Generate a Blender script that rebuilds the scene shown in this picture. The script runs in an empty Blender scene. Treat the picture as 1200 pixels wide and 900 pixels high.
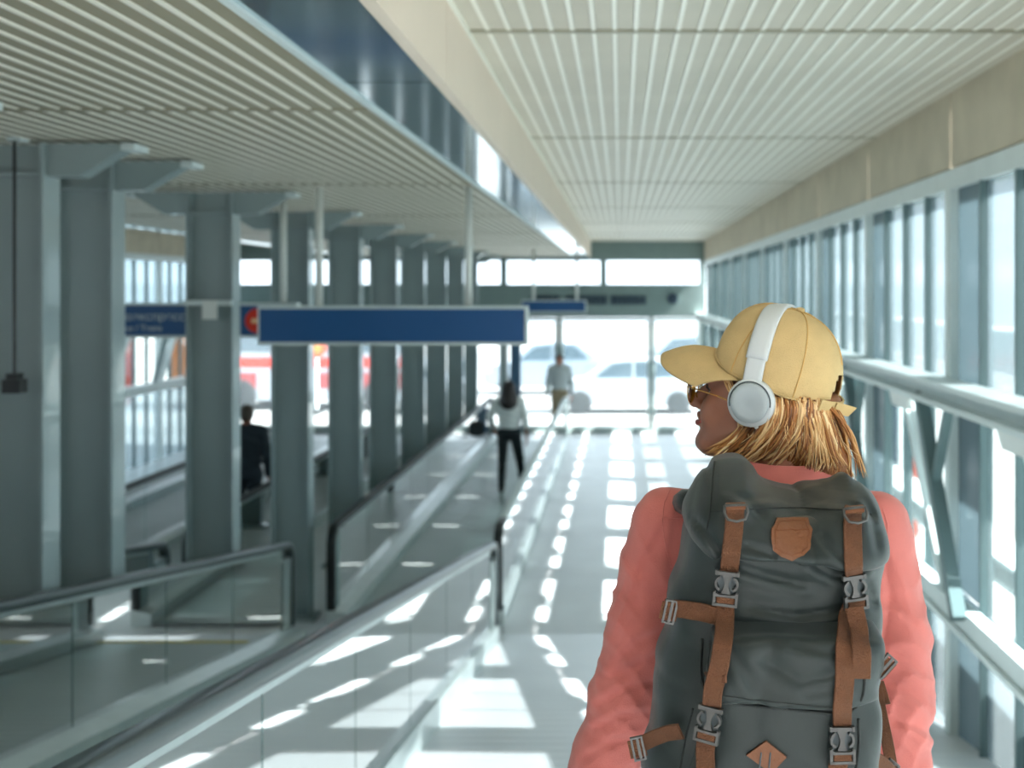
import bpy, bmesh, math, random
import numpy as np
from mathutils import Vector, Matrix
from mathutils.bvhtree import BVHTree

SC = bpy.context.scene
COL = SC.collection
random.seed(7); RNG = np.random.default_rng(7)

# ------------------------------------------------------------------ camera, world, sun, exposure
F, VPX, VPY, CZ = 1333.33, 727.0, 342.0, 3.15      # focal length in pixels, vanishing point, eye height above the lower floor
cam_d = bpy.data.cameras.new('camera'); cam = bpy.data.objects.new('camera', cam_d); COL.objects.link(cam)
cam.location = (0, 0, CZ); cam.rotation_euler = (math.pi/2, 0, 0)
cam_d.sensor_fit = 'HORIZONTAL'; cam_d.sensor_width = 36.0; cam_d.lens = 36.0*F/1200
cam_d.shift_x = -(VPX-600)/1200; cam_d.shift_y = -(450-VPY)/1200
cam_d.clip_start = 0.05; cam_d.clip_end = 500
cam_d.dof.use_dof = True; cam_d.dof.focus_distance = 1.74; cam_d.dof.aperture_fstop = 4.0
SC.camera = cam

W = bpy.data.worlds.new('sky'); SC.world = W; W.use_nodes = True
wn = W.node_tree; wn.nodes.clear()
wo = wn.nodes.new('ShaderNodeOutputWorld'); wb = wn.nodes.new('ShaderNodeBackground')
wb.inputs[0].default_value = (0.88, 0.955, 1.04, 1); wb.inputs[1].default_value = 2.1
wn.links.new(wb.outputs[0], wo.inputs[0])

sun_d = bpy.data.lights.new('sun', 'SUN'); sun = bpy.data.objects.new('sun', sun_d); COL.objects.link(sun)
sun_d.energy = 30.0; sun_d.angle = math.radians(0.6); sun_d.color = (1.0, 0.96, 0.925)
SUN_E = math.atan(0.95)
sdir = Vector((-math.cos(SUN_E), 0.03, -math.sin(SUN_E)))
sun.rotation_euler = sdir.to_track_quat('-Z', 'Y').to_euler(); sun.location = (12, 6, 14)

SC.view_settings.view_transform = 'Standard'; SC.view_settings.look = 'None'
SC.view_settings.gamma = 1.0; SC.view_settings.use_curve_mapping = False
SC.view_settings.exposure = 0.97
SC.cycles.use_denoising = True
SC.cycles.max_bounces = 10; SC.cycles.diffuse_bounces = 5; SC.cycles.glossy_bounces = 4
SC.cycles.transmission_bounces = 6; SC.cycles.transparent_max_bounces = 24
SC.cycles.sample_clamp_indirect = 6.0
SC.cycles.caustics_reflective = False; SC.cycles.caustics_refractive = False

# ------------------------------------------------------------------ helpers
def lin(r, g, b):
    f = lambda c: (c/255/12.92) if c/255 <= 0.04045 else ((c/255+0.055)/1.055)**2.4
    return (f(r), f(g), f(b))

def P(px, py, d):
    return np.array([(px-VPX)*d/F, d, CZ+(VPY-py)*d/F])

MATS = {}
def mat(name, rgb, rough=0.6, metal=0.0, var=0.0, vscale=6.0, bump=0.0, bscale=60.0, spec=0.5, sheen=0.0, coat=0.0, emit=None, stretch=None):
    if name in MATS: return MATS[name]
    m = bpy.data.materials.new(name); m.use_nodes = True; MATS[name] = m
    nt = m.node_tree; b = nt.nodes['Principled BSDF']
    c = lin(*rgb)
    b.inputs['Base Color'].default_value = (*c, 1); b.inputs['Roughness'].default_value = rough
    b.inputs['Metallic'].default_value = metal; b.inputs['Specular IOR Level'].default_value = spec
    b.inputs['Sheen Weight'].default_value = sheen; b.inputs['Coat Weight'].default_value = coat
    if var or bump:
        tc = nt.nodes.new('ShaderNodeTexCoord'); mp = nt.nodes.new('ShaderNodeMapping')
        nt.links.new(tc.outputs['Object'], mp.inputs[0])
        if stretch: mp.inputs['Scale'].default_value = stretch
    if var:
        n = nt.nodes.new('ShaderNodeTexNoise'); n.inputs['Scale'].default_value = vscale; n.inputs['Detail'].default_value = 5
        nt.links.new(mp.outputs[0], n.inputs['Vector'])
        r = nt.nodes.new('ShaderNodeValToRGB')
        r.color_ramp.elements[0].position = 0.3; r.color_ramp.elements[1].position = 0.7
        r.color_ramp.elements[0].color = (*[x*(1-var) for x in c], 1); r.color_ramp.elements[1].color = (*[min(1, x*(1+var)) for x in c], 1)
        nt.links.new(n.outputs[0], r.inputs[0]); nt.links.new(r.outputs[0], b.inputs['Base Color'])
    if bump:
        n2 = nt.nodes.new('ShaderNodeTexNoise'); n2.inputs['Scale'].default_value = bscale; n2.inputs['Detail'].default_value = 3
        nt.links.new(mp.outputs[0], n2.inputs['Vector'])
        bp = nt.nodes.new('ShaderNodeBump'); bp.inputs['Strength'].default_value = bump; bp.inputs['Distance'].default_value = 0.01
        nt.links.new(n2.outputs[0], bp.inputs['Height']); nt.links.new(bp.outputs[0], b.inputs['Normal'])
    if emit:
        b.inputs['Emission Color'].default_value = (*lin(*emit[0]), 1); b.inputs['Emission Strength'].default_value = emit[1]
    return m

def glassmat(name, tint, clear, white=(225, 235, 236), gloss=0.06, rough=0.03, trans=0.7):
    """a pane: part see-through, part hazy (diffuse + translucent), thin reflection on top"""
    m = bpy.data.materials.new(name); m.use_nodes = True; MATS[name] = m
    nt = m.node_tree; nt.nodes.clear(); L = nt.links.new
    out = nt.nodes.new('ShaderNodeOutputMaterial')
    tr = nt.nodes.new('ShaderNodeBsdfTransparent'); tr.inputs[0].default_value = (*lin(*tint), 1)
    tl = nt.nodes.new('ShaderNodeBsdfTranslucent'); tl.inputs[0].default_value = (*lin(*white), 1)
    df = nt.nodes.new('ShaderNodeBsdfDiffuse'); df.inputs[0].default_value = (*lin(*white), 1)
    hz = nt.nodes.new('ShaderNodeMixShader'); hz.inputs[0].default_value = trans; L(df.outputs[0], hz.inputs[1]); L(tl.outputs[0], hz.inputs[2])
    mx = nt.nodes.new('ShaderNodeMixShader'); mx.inputs[0].default_value = clear; L(hz.outputs[0], mx.inputs[1]); L(tr.outputs[0], mx.inputs[2])
    gl = nt.nodes.new('ShaderNodeBsdfGlossy'); gl.inputs['Roughness'].default_value = rough
    fr = nt.nodes.new('ShaderNodeFresnel'); fr.inputs[0].default_value = 1.45
    ml = nt.nodes.new('ShaderNodeMath'); ml.operation = 'MULTIPLY'; ml.inputs[1].default_value = gloss; L(fr.outputs[0], ml.inputs[0])
    m2 = nt.nodes.new('ShaderNodeMixShader'); L(ml.outputs[0], m2.inputs[0]); L(mx.outputs[0], m2.inputs[1]); L(gl.outputs[0], m2.inputs[2])
    L(m2.outputs[0], out.inputs[0])
    return m

def setp(o, label=None, cat=None, group=None, kind=None):
    if label: o['label'] = label
    if cat: o['category'] = cat
    if group: o['group'] = group
    if kind: o['kind'] = kind
    return o

def link(o, parent=None):
    COL.objects.link(o)
    if parent is not None:
        o.parent = parent
        q = parent; inv = Matrix.Translation(-Vector(parent.location))
        if parent.parent is not None: inv = Matrix.Identity(4)   # sub-part: parent part sits at the world origin of its data
        o.matrix_parent_inverse = inv
    return o

def empty(name, loc):
    o = bpy.data.objects.new(name, None); o.location = loc; o.empty_display_size = 0.1; COL.objects.link(o); return o

def mobj(name, V, Fc, m, parent=None, smooth=False):
    me = bpy.data.meshes.new(name)
    me.from_pydata([tuple(map(float, v)) for v in V], [], [tuple(int(i) for i in f) for f in Fc])
    me.validate(); me.update()
    if smooth: me.polygons.foreach_set('use_smooth', [True]*len(me.polygons))
    if m is not None: me.materials.append(m)
    return link(bpy.data.objects.new(name, me), parent)

def join(*parts):
    V = []; Fs = []; n = 0
    for v, f in parts:
        V.append(np.asarray(v, float)); Fs += [tuple(i+n for i in q) for q in f]; n += len(v)
    return np.concatenate(V), Fs

BOXF = [(0, 3, 2, 1), (4, 5, 6, 7), (0, 1, 5, 4), (1, 2, 6, 5), (2, 3, 7, 6), (3, 0, 4, 7)]
def vbox(x0, x1, y0, y1, z0, z1):
    return (np.array([(x0, y0, z0), (x1, y0, z0), (x1, y1, z0), (x0, y1, z0), (x0, y0, z1), (x1, y0, z1), (x1, y1, z1), (x0, y1, z1)], float), BOXF)
def box(name, x0, x1, y0, y1, z0, z1, m, parent=None):
    return mobj(name, *vbox(x0, x1, y0, y1, z0, z1), m, parent)

def prism(poly, axis, a0, a1):
    """extrude a 2-D polygon along an axis: axis 'x' -> poly in (y,z), 'y' -> (x,z), 'z' -> (x,y)"""
    n = len(poly); V = []
    for a in (a0, a1):
        for p in poly:
            V.append((a, p[0], p[1]) if axis == 'x' else (p[0], a, p[1]) if axis == 'y' else (p[0], p[1], a))
    Fs = [tuple(range(n))[::-1], tuple(range(n, 2*n))] + [(i, (i+1) % n, n+(i+1) % n, n+i) for i in range(n)]
    return np.array(V, float), Fs

def tube(pts, rad, seg=8, caps=True, flat=None):
    """round tube through points, rad scalar or list; flat=(a,b) profile squash ignored if None"""
    pts = np.asarray(pts, float); n = len(pts)
    rad = np.full(n, rad) if np.isscalar(rad) else np.asarray(rad, float)
    T = np.gradient(pts, axis=0); T /= np.linalg.norm(T, axis=1)[:, None]+1e-12
    up = np.array([0, 0, 1.0]) if abs(T[0][2]) < 0.9 else np.array([1.0, 0, 0])
    N = np.cross(T[0], up); N /= np.linalg.norm(N); V = []
    for i in range(n):
        N = N-T[i]*np.dot(N, T[i]); N /= np.linalg.norm(N)+1e-12
        B = np.cross(T[i], N)
        for k in range(seg):
            a = 2*math.pi*k/seg
            V.append(pts[i]+rad[i]*(math.cos(a)*N+math.sin(a)*B))
    Fs = [(i*seg+k, i*seg+(k+1) % seg, (i+1)*seg+(k+1) % seg, (i+1)*seg+k) for i in range(n-1) for k in range(seg)]
    if caps: Fs += [tuple(range(seg))[::-1], tuple(range((n-1)*seg, n*seg))]
    return np.array(V), Fs

def sweep_yz(x, path, hw, hh):
    """rounded-rectangle profile (half width hw in X, half height hh) along a path of (y,z)"""
    p = np.asarray(path, float); T = np.gradient(p, axis=0); T /= np.linalg.norm(T, axis=1)[:, None]+1e-12
    prof = []
    for k in range(12):
        a = 2*math.pi*(k+0.5)/12; c, s = math.cos(a), math.sin(a)
        prof.append((hw*math.copysign(abs(c)**0.5, c), hh*math.copysign(abs(s)**0.5, s)))
    V = []
    for i in range(len(p)):
        n = (-T[i][1], T[i][0])
        for a, b in prof: V.append((x+a, p[i][0]+n[0]*b, p[i][1]+n[1]*b))
    s = 12
    Fs = [(i*s+k, i*s+(k+1) % s, (i+1)*s+(k+1) % s, (i+1)*s+k) for i in range(len(p)-1) for k in range(s)]
    Fs += [tuple(range(s))[::-1], tuple(range((len(p)-1)*s, len(p)*s))]
    return np.array(V), Fs

# ---- signed-distance modelling: fields on a grid, meshed with surface nets
def smin(a, b, k):
    if k <= 0: return np.minimum(a, b)
    h = np.clip(0.5+0.5*(b-a)/k, 0, 1); return b+(a-b)*h-k*h*(1-h)
def smax(a, b, k): return -smin(-a, -b, k)
def s_cone(p, a, b, r0, r1):
    a = np.asarray(a, float); b = np.asarray(b, float); ab = b-a
    t = np.clip(sum((p[i]-a[i])*ab[i] for i in range(3))/np.dot(ab, ab), 0, 1)
    return np.sqrt(sum((p[i]-a[i]-t*ab[i])**2 for i in range(3)))-(r0+(r1-r0)*t)
def s_ell(p, c, r):
    q = np.sqrt(sum(((p[i]-c[i])/r[i])**2 for i in range(3)))
    g = np.sqrt(sum(((p[i]-c[i])/r[i]**2)**2 for i in range(3)))+1e-9
    return q*(q-1)/g
def s_box(p, c, h, r):
    q = [np.abs(p[i]-c[i])-(h[i]-r) for i in range(3)]
    return np.sqrt(sum(np.maximum(x, 0)**2 for x in q))+np.minimum(np.maximum(q[0], np.maximum(q[1], q[2])), 0)-r
def nets(fn, lo, hi, h):
    lo = np.asarray(lo, float); n = np.ceil((np.asarray(hi)-lo)/h).astype(int)+1
    ax = [lo[i]+h*np.arange(n[i]) for i in range(3)]
    V = fn(np.meshgrid(*ax, indexing='ij')).astype(np.float32)
    S = V < 0; c = tuple(m-1 for m in n)
    cnt = np.zeros(c, int)
    def sub(A, o): return A[o[0]:o[0]+c[0], o[1]:o[1]+c[1], o[2]:o[2]+c[2]]
    corners = [(i, j, k) for i in (0, 1) for j in (0, 1) for k in (0, 1)]
    for o in corners: cnt += sub(S, o)
    act = (cnt > 0) & (cnt < 8); idx = np.full(c, -1); ids = np.argwhere(act); idx[act] = np.arange(len(ids))
    acc = np.zeros((len(ids), 3)); num = np.zeros(len(ids))
    for a in corners:
        for d in range(3):
            if a[d]: continue
            b = list(a); b[d] = 1
            va = V[ids[:, 0]+a[0], ids[:, 1]+a[1], ids[:, 2]+a[2]]; vb = V[ids[:, 0]+b[0], ids[:, 1]+b[1], ids[:, 2]+b[2]]
            m = (va < 0) != (vb < 0); t = np.where(m, va/np.where(m, va-vb, 1), 0)
            pt = np.array(a, float)[None, :].repeat(len(ids), 0); pt[:, d] += t
            acc += pt*m[:, None]; num += m
    verts = lo+h*(ids+acc/num[:, None]); faces = []
    for d in range(3):
        e1, e2 = (d+1) % 3, (d+2) % 3
        A = np.take(S, range(n[d]-1), d); B = np.take(S, range(1, n[d]), d)
        cr = np.argwhere(A != B)
        cr = cr[(cr[:, e1] > 0) & (cr[:, e2] > 0) & (cr[:, e1] < c[e1]) & (cr[:, e2] < c[e2])]
        if not len(cr): continue
        ins = S[cr[:, 0], cr[:, 1], cr[:, 2]]
        def at(o1, o2):
            q = cr.copy(); q[:, e1] += o1; q[:, e2] += o2; return idx[q[:, 0], q[:, 1], q[:, 2]]
        Q = np.stack([at(-1, -1), at(0, -1), at(0, 0), at(-1, 0)], 1)
        Q[~ins] = Q[~ins][:, ::-1]; faces.append(Q)
    return verts, [tuple(q) for q in np.concatenate(faces).tolist()]

# ------------------------------------------------------------------ materials
M_col = mat('column_paint', (148, 163, 164), 0.4, coat=0.8, var=0.05, vscale=2)
M_white = mat('white_metal', (226, 228, 224), 0.45, var=0.03)
M_lgrey = mat('light_grey_metal', (212, 222, 222), 0.45, var=0.04)
M_mull = mat('dark_mullion', (90, 112, 114), 0.5)
M_dark = mat('dark_frame', (122, 140, 138), 0.5, var=0.05)
M_black = mat('black_rubber', (22, 27, 28), 0.45)
M_rail = mat('grey_handrail', (66, 76, 78), 0.28, spec=0.7)
M_conc = mat('concrete', (198, 188, 168), 0.8, var=0.10, vscale=3, bump=0.15, bscale=25)
M_cream = mat('cream_fascia', (228, 211, 194), 0.6, var=0.03, vscale=1.5)
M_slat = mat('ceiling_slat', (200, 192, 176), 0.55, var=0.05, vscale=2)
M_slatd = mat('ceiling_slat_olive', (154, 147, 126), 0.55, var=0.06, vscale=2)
M_strip = mat('ceiling_joint_white', (244, 240, 228), 0.4)
M_void = mat('ceiling_void', (120, 116, 100), 0.9)
M_mirror = mat('polished_panel', (205, 222, 230), 0.12, metal=0.9)
M_steel = mat('brushed_steel', (190, 200, 200), 0.3, metal=0.8, var=0.06, vscale=8)
M_skirt = mat('skirt_panel', (205, 213, 212), 0.32, metal=0.35, var=0.05)
M_blue = mat('sign_blue', (30, 84, 138), 0.45)
M_lett = mat('sign_lettering', (205, 218, 228), 0.5)
M_red = mat('signal_red', (226, 50, 26), 0.5)
M_orange = mat('banner_orange', (238, 150, 60), 0.6)
M_yellow = mat('yellow_line', (222, 196, 30), 0.6)
M_bluef = mat('blue_post', (62, 96, 122), 0.5)
M_ground = mat('outdoor_paving', (128, 128, 126), 0.9, var=0.06, vscale=0.6)
M_frost = glassmat('frosted_pane', (216, 224, 226), 0.58, white=(122, 136, 141), gloss=0.5, rough=0.1)
M_opal = glassmat('opal_pane', (206, 224, 228), 0.05, white=(116, 130, 135), gloss=0.5, rough=0.1)
M_opal2 = glassmat('tinted_pane', (120, 130, 132), 0.15, white=(90, 98, 100), gloss=0.5, rough=0.1)  # for the unseen front wall, darkened to cut frontal light
M_frostl = glassmat('brightened_pane', (214, 228, 232), 0.70, white=(190, 204, 208), gloss=0.5, rough=0.1)  # lighter copy of the frosted glass, brightens the far wall without sun
M_clear = glassmat('clear_pane', (228, 236, 237), 0.97, white=(200, 210, 212), gloss=0.3)
M_balus = glassmat('balustrade_glass', (212, 230, 228), 0.74, white=(214, 228, 228), gloss=1.0, trans=0.4)  # white haze put into the glass for reflected floor glare
M_door = glassmat('door_glass', (240, 246, 248), 0.92, gloss=0.8)

def floor_material(name, rgb, pitch, depth=0.25, rough=0.35):
    m = mat(name, rgb, rough, var=0.06, vscale=1.2)
    nt = m.node_tree; b = nt.nodes['Principled BSDF']; L = nt.links.new
    tc = nt.nodes.new('ShaderNodeTexCoord'); wv = nt.nodes.new('ShaderNodeTexWave'); wv.bands_direction = 'Y'
    wv.inputs['Scale'].default_value = 2*math.pi/(20*pitch); wv.inputs['Distortion'].default_value = 0.3
    L(tc.outputs['Object'], wv.inputs['Vector'])
    bp = nt.nodes.new('ShaderNodeBump'); bp.inputs['Strength'].default_value = depth; bp.inputs['Distance'].default_value = 0.01
    L(wv.outputs[0], bp.inputs['Height']); L(bp.outputs[0], b.inputs['Normal'])
    return m
M_floor = floor_material('corridor_floor', (220, 222, 224), 0.15)
M_belt = floor_material('walkway_belt', (172, 184, 184), 0.13, 0.5, 0.4)

# ------------------------------------------------------------------ the setting
XR, XL, AX, YE, Y0 = 1.9, -8.7, -3.4, 25.4, -3.0
SLOPE, YR0, YR1 = 0.16, 0.0, 10.5
def zr(y): return SLOPE*(YR1-min(max(y, YR0), YR1))
def mir(x): return 2*AX-x
ys = [Y0, YR0, YR1, YE]
V = [(x, y, zr(y)) for y in ys for x in (XL, XR)]+[(x, y, zr(y)-0.25) for y in ys for x in (XL, XR)]
Fs = []
for i in range(3):
    a = 2*i
    Fs += [(a, a+1, a+3, a+2), (a+8, a+10, a+11, a+9), (a, a+2, a+10, a+8), (a+1, a+9, a+11, a+3)]
Fs += [(0, 8, 9, 1), (6, 7, 15, 14)]
fl = setp(mobj('floor', V, Fs, M_floor), 'pale grey ribbed corridor floor sloping down to a level stretch', kind='structure')
gr = setp(box('ground', -90, 90, -60, 120, -0.6, -0.30, M_ground), 'pale paving outside the corridor', kind='structure')

def slat_ceiling(x0, x1, z, pitch, m, thick=0.02):
    c = setp(box('ceiling', x0, x1, Y0, YE, z+0.05, z+0.09, M_void), kind='structure')
    n = int(round((x1-x0)/pitch)); p = (x1-x0)/n
    s0 = j0 = None
    for i in range(n):
        xa = x0+i*p
        if s0 is None:
            s0 = box('slat', 0, p*0.74, Y0, YE, z, z+thick, m); COL.objects.unlink(s0)
            j0 = box('joint_strip', p*0.76, p*0.98, Y0, YE, z-0.004, z+thick, M_strip); COL.objects.unlink(j0)
        for q in (s0, j0):
            o = q.copy(); o.location.x = xa; COL.objects.link(o); o.parent = c
    for y in np.arange(4.9-3.4, YE, 3.4):
        box('cross_joint', x0, x1, y, y+0.05, z-0.006, z+0.02, M_slatd, c)
    return c
ZU, ZLc = CZ+1.13, CZ+0.79
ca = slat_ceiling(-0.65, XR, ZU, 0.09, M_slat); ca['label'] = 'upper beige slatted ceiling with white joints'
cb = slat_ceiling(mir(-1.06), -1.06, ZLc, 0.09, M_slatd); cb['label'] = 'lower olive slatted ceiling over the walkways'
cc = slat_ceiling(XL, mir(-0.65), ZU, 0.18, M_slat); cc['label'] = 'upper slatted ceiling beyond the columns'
roof = setp(box('ceiling', XL-0.6, XR+0.35, Y0, YE+0.1, ZU+0.25, ZU+0.5, M_conc), 'roof slab over the corridor', kind='structure')

for s, nm in ((1, 1), (-1, 2)):
    X = (lambda x: x) if s == 1 else mir
    xs = sorted((X(-0.65), X(-0.69)))
    tr = setp(box('trim_%d' % nm, *xs, Y0, YE, ZU-0.03, ZU+0.05, M_strip), 'white edge strip along the upper ceiling', kind='structure')
    y = Y0
    for k in range(13):
        y0 = 6.44+2.14*(k-4); y1 = min(y0+2.125, YE)
        xs = sorted((X(-0.655), X(-0.70)))
        box('fascia_panel', *xs, max(y0, Y0), y1, ZLc-0.01, ZU-0.031, M_cream, tr)
        xs = sorted((X(-0.71), X(-1.05)))
        box('mirror_panel', *xs, max(y0, Y0), y1, ZLc, ZLc+0.02, M_mirror, tr)
    xs = sorted((X(-1.05), X(-1.075)))
    box('edge_strip', *xs, Y0, YE, ZLc-0.012, ZLc+0.05, M_lgrey, tr)

# right wall: concrete spandrel panels, posts, mullions, panes, truss
BAY = 2.14
posts = [6.44+BAY*k for k in range(-3, 9)]
Z_T, Z_C1, Z_C0, Z_B1, Z_B0 = CZ+0.58, CZ-0.48, CZ-0.61, CZ-1.66, CZ-1.82
wr = setp(box('wall_right', XR-0.04, XR+0.1, Y0, YE, Z_T, CZ+0.69, M_lgrey), 'glazed side wall with truss', kind='structure')
for p in posts:
    box('concrete_panel', XR-0.03, XR+0.14, max(p+0.012, Y0), min(p+BAY-0.012, YE), CZ+0.70, ZU+0.25, M_conc, wr)
post0 = box('post', XR-0.05, XR+0.06, -0.05, 0.05, 0, Z_T, M_lgrey); COL.objects.unlink(post0)
mul0 = box('mullion', XR-0.035, XR+0.03, -0.014, 0.014, 0, Z_T, M_mull); COL.objects.unlink(mul0)
def cp(o, y, parent):
    c = o.copy(); c.location.y = y; COL.objects.link(c); c.parent = parent; return c
pw = BAY/4
pan = {}
for key, z0, z1, mm in (('u', Z_C1-0.1, Z_T, M_frost), ('m', Z_B1, Z_C1-0.11, M_clear), ('l', 0.0, Z_B1-0.01, M_frost), ('uo', Z_C1-0.1, Z_T, M_opal), ('mo', Z_B1, Z_C1-0.11, M_opal), ('lo', 0.0, Z_B1-0.01, M_opal)):
    pan[key] = box('pane', XR, XR+0.008, 0.016, pw-0.016, z0, z1, mm); COL.objects.unlink(pan[key])
for key, z0, z1 in (('u', Z_C1-0.1, Z_T), ('m', Z_B1, Z_C1-0.11), ('l', 0.0, Z_B1-0.01)):
    pan['clear_'+key] = box('pane', XR, XR+0.008, 0.016, pw-0.016, z0, z1, M_clear); COL.objects.unlink(pan['clear_'+key])
for p in posts:
    cp(post0, p, wr)
    for i in range(4):
        y = p+i*pw
        if y+pw > YE: continue
        if i: cp(mul0, y, wr)
        o = 'o' if i == 3 else ''  # every fourth pane made opal to break up the sun patches
        for key in 'uml': cp(pan['clear_'+key if y < 4.2 and key == 'm' else key if y < 4.2 else key+o], y, wr)   # unseen nearest bays skip opal panes, to throw more light on the traveller
# truss: H-section chords and diagonals
def hchord(name, x0, x1, z0, z1, m, parent):
    t = 0.03; xm = (x0+x1)/2
    v = join(vbox(x0, x1, Y0, YE, z1-t, z1), vbox(x0, x1, Y0, YE, z0, z0+t), vbox(xm-0.02, xm+0.02, Y0, YE, z0+t, z1-t))
    return mobj(name, *v, m, parent)
hchord('top_chord', XR-0.24, XR-0.06, Z_C0, Z_C1, M_lgrey, wr)
hchord('bottom_chord', XR-0.12, XR-0.04, Z_B0, Z_B1, M_lgrey, wr)
hchord('shade_chord', XR+0.45, XR+0.72, CZ-0.50, CZ-0.24, M_lgrey, wr)  # added behind the inner chord to shadow a gap in the sun patches
hchord('outer_bottom_chord', XR+0.45, XR+0.72, Z_B0, Z_B1, M_lgrey, wr)
def bar_yz(y0, z0, y1, z1, w, xa, xb):
    d = np.array([y1-y0, z1-z0]); d /= np.linalg.norm(d); n = np.array([-d[1], d[0]])*w/2
    return prism([(y0+n[0], z0+n[1]), (y1+n[0], z1+n[1]), (y1-n[0], z1-n[1]), (y0-n[0], z0-n[1])], 'x', xa, xb)
dg0 = mobj('diagonal_brace', *join(bar_yz(0.95, Z_C0+0.02, 0.0, Z_B1-0.02, 0.055, XR-0.10, XR-0.05), bar_yz(1.12, Z_C0+0.02, 0.17, Z_B1-0.02, 0.055, XR-0.10, XR-0.05)), M_lgrey); COL.objects.unlink(dg0)
dk0 = mobj('shade_bar', *bar_yz(0.74, Z_C0+0.02, 0.0, Z_B1-0.02, 0.07, XR-0.20, XR-0.13), M_mull); COL.objects.unlink(dk0)  # dark bar put in for shade and reflection beside the brace
st0 = mobj('strut', *bar_yz(0.42, Z_B1+0.62, 0.16, Z_C0+0.01, 0.035, XR-0.19, XR-0.14), M_mull); COL.objects.unlink(st0)
gs0 = mobj('gusset_plate', *prism([(0.7, Z_C0+0.01), (1.35, Z_C0+0.01), (1.22, Z_C0-0.12), (0.86, Z_C0-0.12)], 'x', XR-0.13, XR-0.10), M_white); COL.objects.unlink(gs0)
for p in posts:
    cp(dg0, p-0.24, wr); cp(dk0, p-0.60, wr); cp(st0, p-0.60, wr); cp(gs0, p-0.24, wr)

# left wall, far beyond the columns
wl = setp(box('wall_left', XL-0.1, XL+0.04, Y0, YE, Z_T, CZ+0.69, M_lgrey), 'glazed wall on the far side of the hall', kind='structure')
for p in posts:
    box('concrete_panel', XL-0.14, XL+0.03, max(p+0.012, Y0), min(p+BAY-0.012, YE), CZ+0.70, ZU+0.25, M_conc, wl)
    for z0, z1, mm in ((Z_C1-0.1, Z_T, M_frostl), (Z_B1, Z_C1-0.11, M_clear), (0.0, Z_B1-0.01, M_frostl)):
        box('pane', XL-0.008, XL, max(p, Y0)+0.06, min(p+BAY, YE)-0.06, z0, z1, mm, wl)
    cpy = post0.copy(); cpy.location = (XL-XR, p, 0); COL.objects.link(cpy); cpy.parent = wl
    for i in range(1, 4):
        if p+i*pw < YE:
            c = mul0.copy(); c.location = (XL-XR, p+i*pw, 0); COL.objects.link(c); c.parent = wl
    c = dg0.copy(); c.location = (2*XL-XL-XR+0.15, p-0.24, 0); COL.objects.link(c); c.parent = wl
    c = dk0.copy(); c.location = (XL-XR+0.33, p-0.60, 0); COL.objects.link(c); c.parent = wl
hchord('top_chord', XL+0.06, XL+0.24, Z_C0, Z_C1, M_lgrey, wl)
hchord('bottom_chord', XL+0.06, XL+0.24, Z_B0, Z_B1, M_lgrey, wl)

# end wall with transoms and glass doors
we = setp(box('wall_back', XL, XR, YE, YE+0.15, CZ+0.70, ZU+0.25, M_dark), 'grey end wall over the glass doors', kind='structure')
box('header', XL, XR, YE, YE+0.15, CZ-0.57, CZ+0.17, M_dark, we)
dx = [-8.68, -7.5, -5.45, -4.2, -2.61, -1.37, 0.69, 1.81]
for x in dx: box('post', x-0.05, x+0.05, YE, YE+0.13, 0, CZ-0.57, M_dark, we)
box('post', -2.45, -2.22, YE-0.1, YE+0.0, 0, CZ-0.60, M_bluef, we)
for x in (-8.6, -6.4, -4.3, -2.61, -0.38, 1.84): box('transom_post', x-0.07, x+0.07, YE, YE+0.13, CZ+0.17, CZ+0.70, M_dark, we)
tx = [-8.6, -6.4, -4.3, -2.61, -0.38, 1.84]
for a, b in zip(tx[:-1], tx[1:]): box('transom_pane', a+0.07, b-0.07, YE+0.06, YE+0.07, CZ+0.17, CZ+0.70, M_door, we)
box('threshold', XL, XR, YE-0.05, YE+0.13, 0, 0.05, M_dark, we)
for i, (a, b) in enumerate(zip(dx[:-1], dx[1:])):
    d = setp(mobj('door_%d' % (i+1), *join(vbox(a+0.06, b-0.06, YE+0.04, YE+0.09, 0.05, 0.16), vbox(a+0.06, b-0.06, YE+0.04, YE+0.09, CZ-0.66, CZ-0.58), vbox(a+0.06, a+0.10, YE+0.04, YE+0.09, 0.16, CZ-0.66), vbox(b-0.10, b-0.06, YE+0.04, YE+0.09, 0.16, CZ-0.66)), M_lgrey), 'glass door at the end of the corridor', kind='structure')
    box('door_pane', a+0.10, b-0.10, YE+0.06, YE+0.07, 0.16, CZ-0.66, M_door, d)
wf = setp(box('wall_front', XL, XR, Y0-0.15, Y0, ZU-0.1, ZU+0.25, M_lgrey), 'unseen wall behind the viewer, glazed to light the columns', kind='structure')  # glazing added out of view so sky light reaches the column faces
box('sill', XL, XR, Y0-0.15, Y0, 0, zr(Y0)+0.12, M_lgrey, wf)
for i in range(9):
    x = XL+(XR-XL)*i/8
    box('post', x-0.05, x+0.05, Y0-0.13, Y0-0.02, zr(Y0)+0.12, ZU-0.1, M_lgrey, wf)
    if i < 8: box('pane', x+0.05, XL+(XR-XL)*(i+1)/8-0.05, Y0-0.08, Y0-0.07, zr(Y0)+0.12, ZU-0.1, M_opal2, wf)

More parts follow.
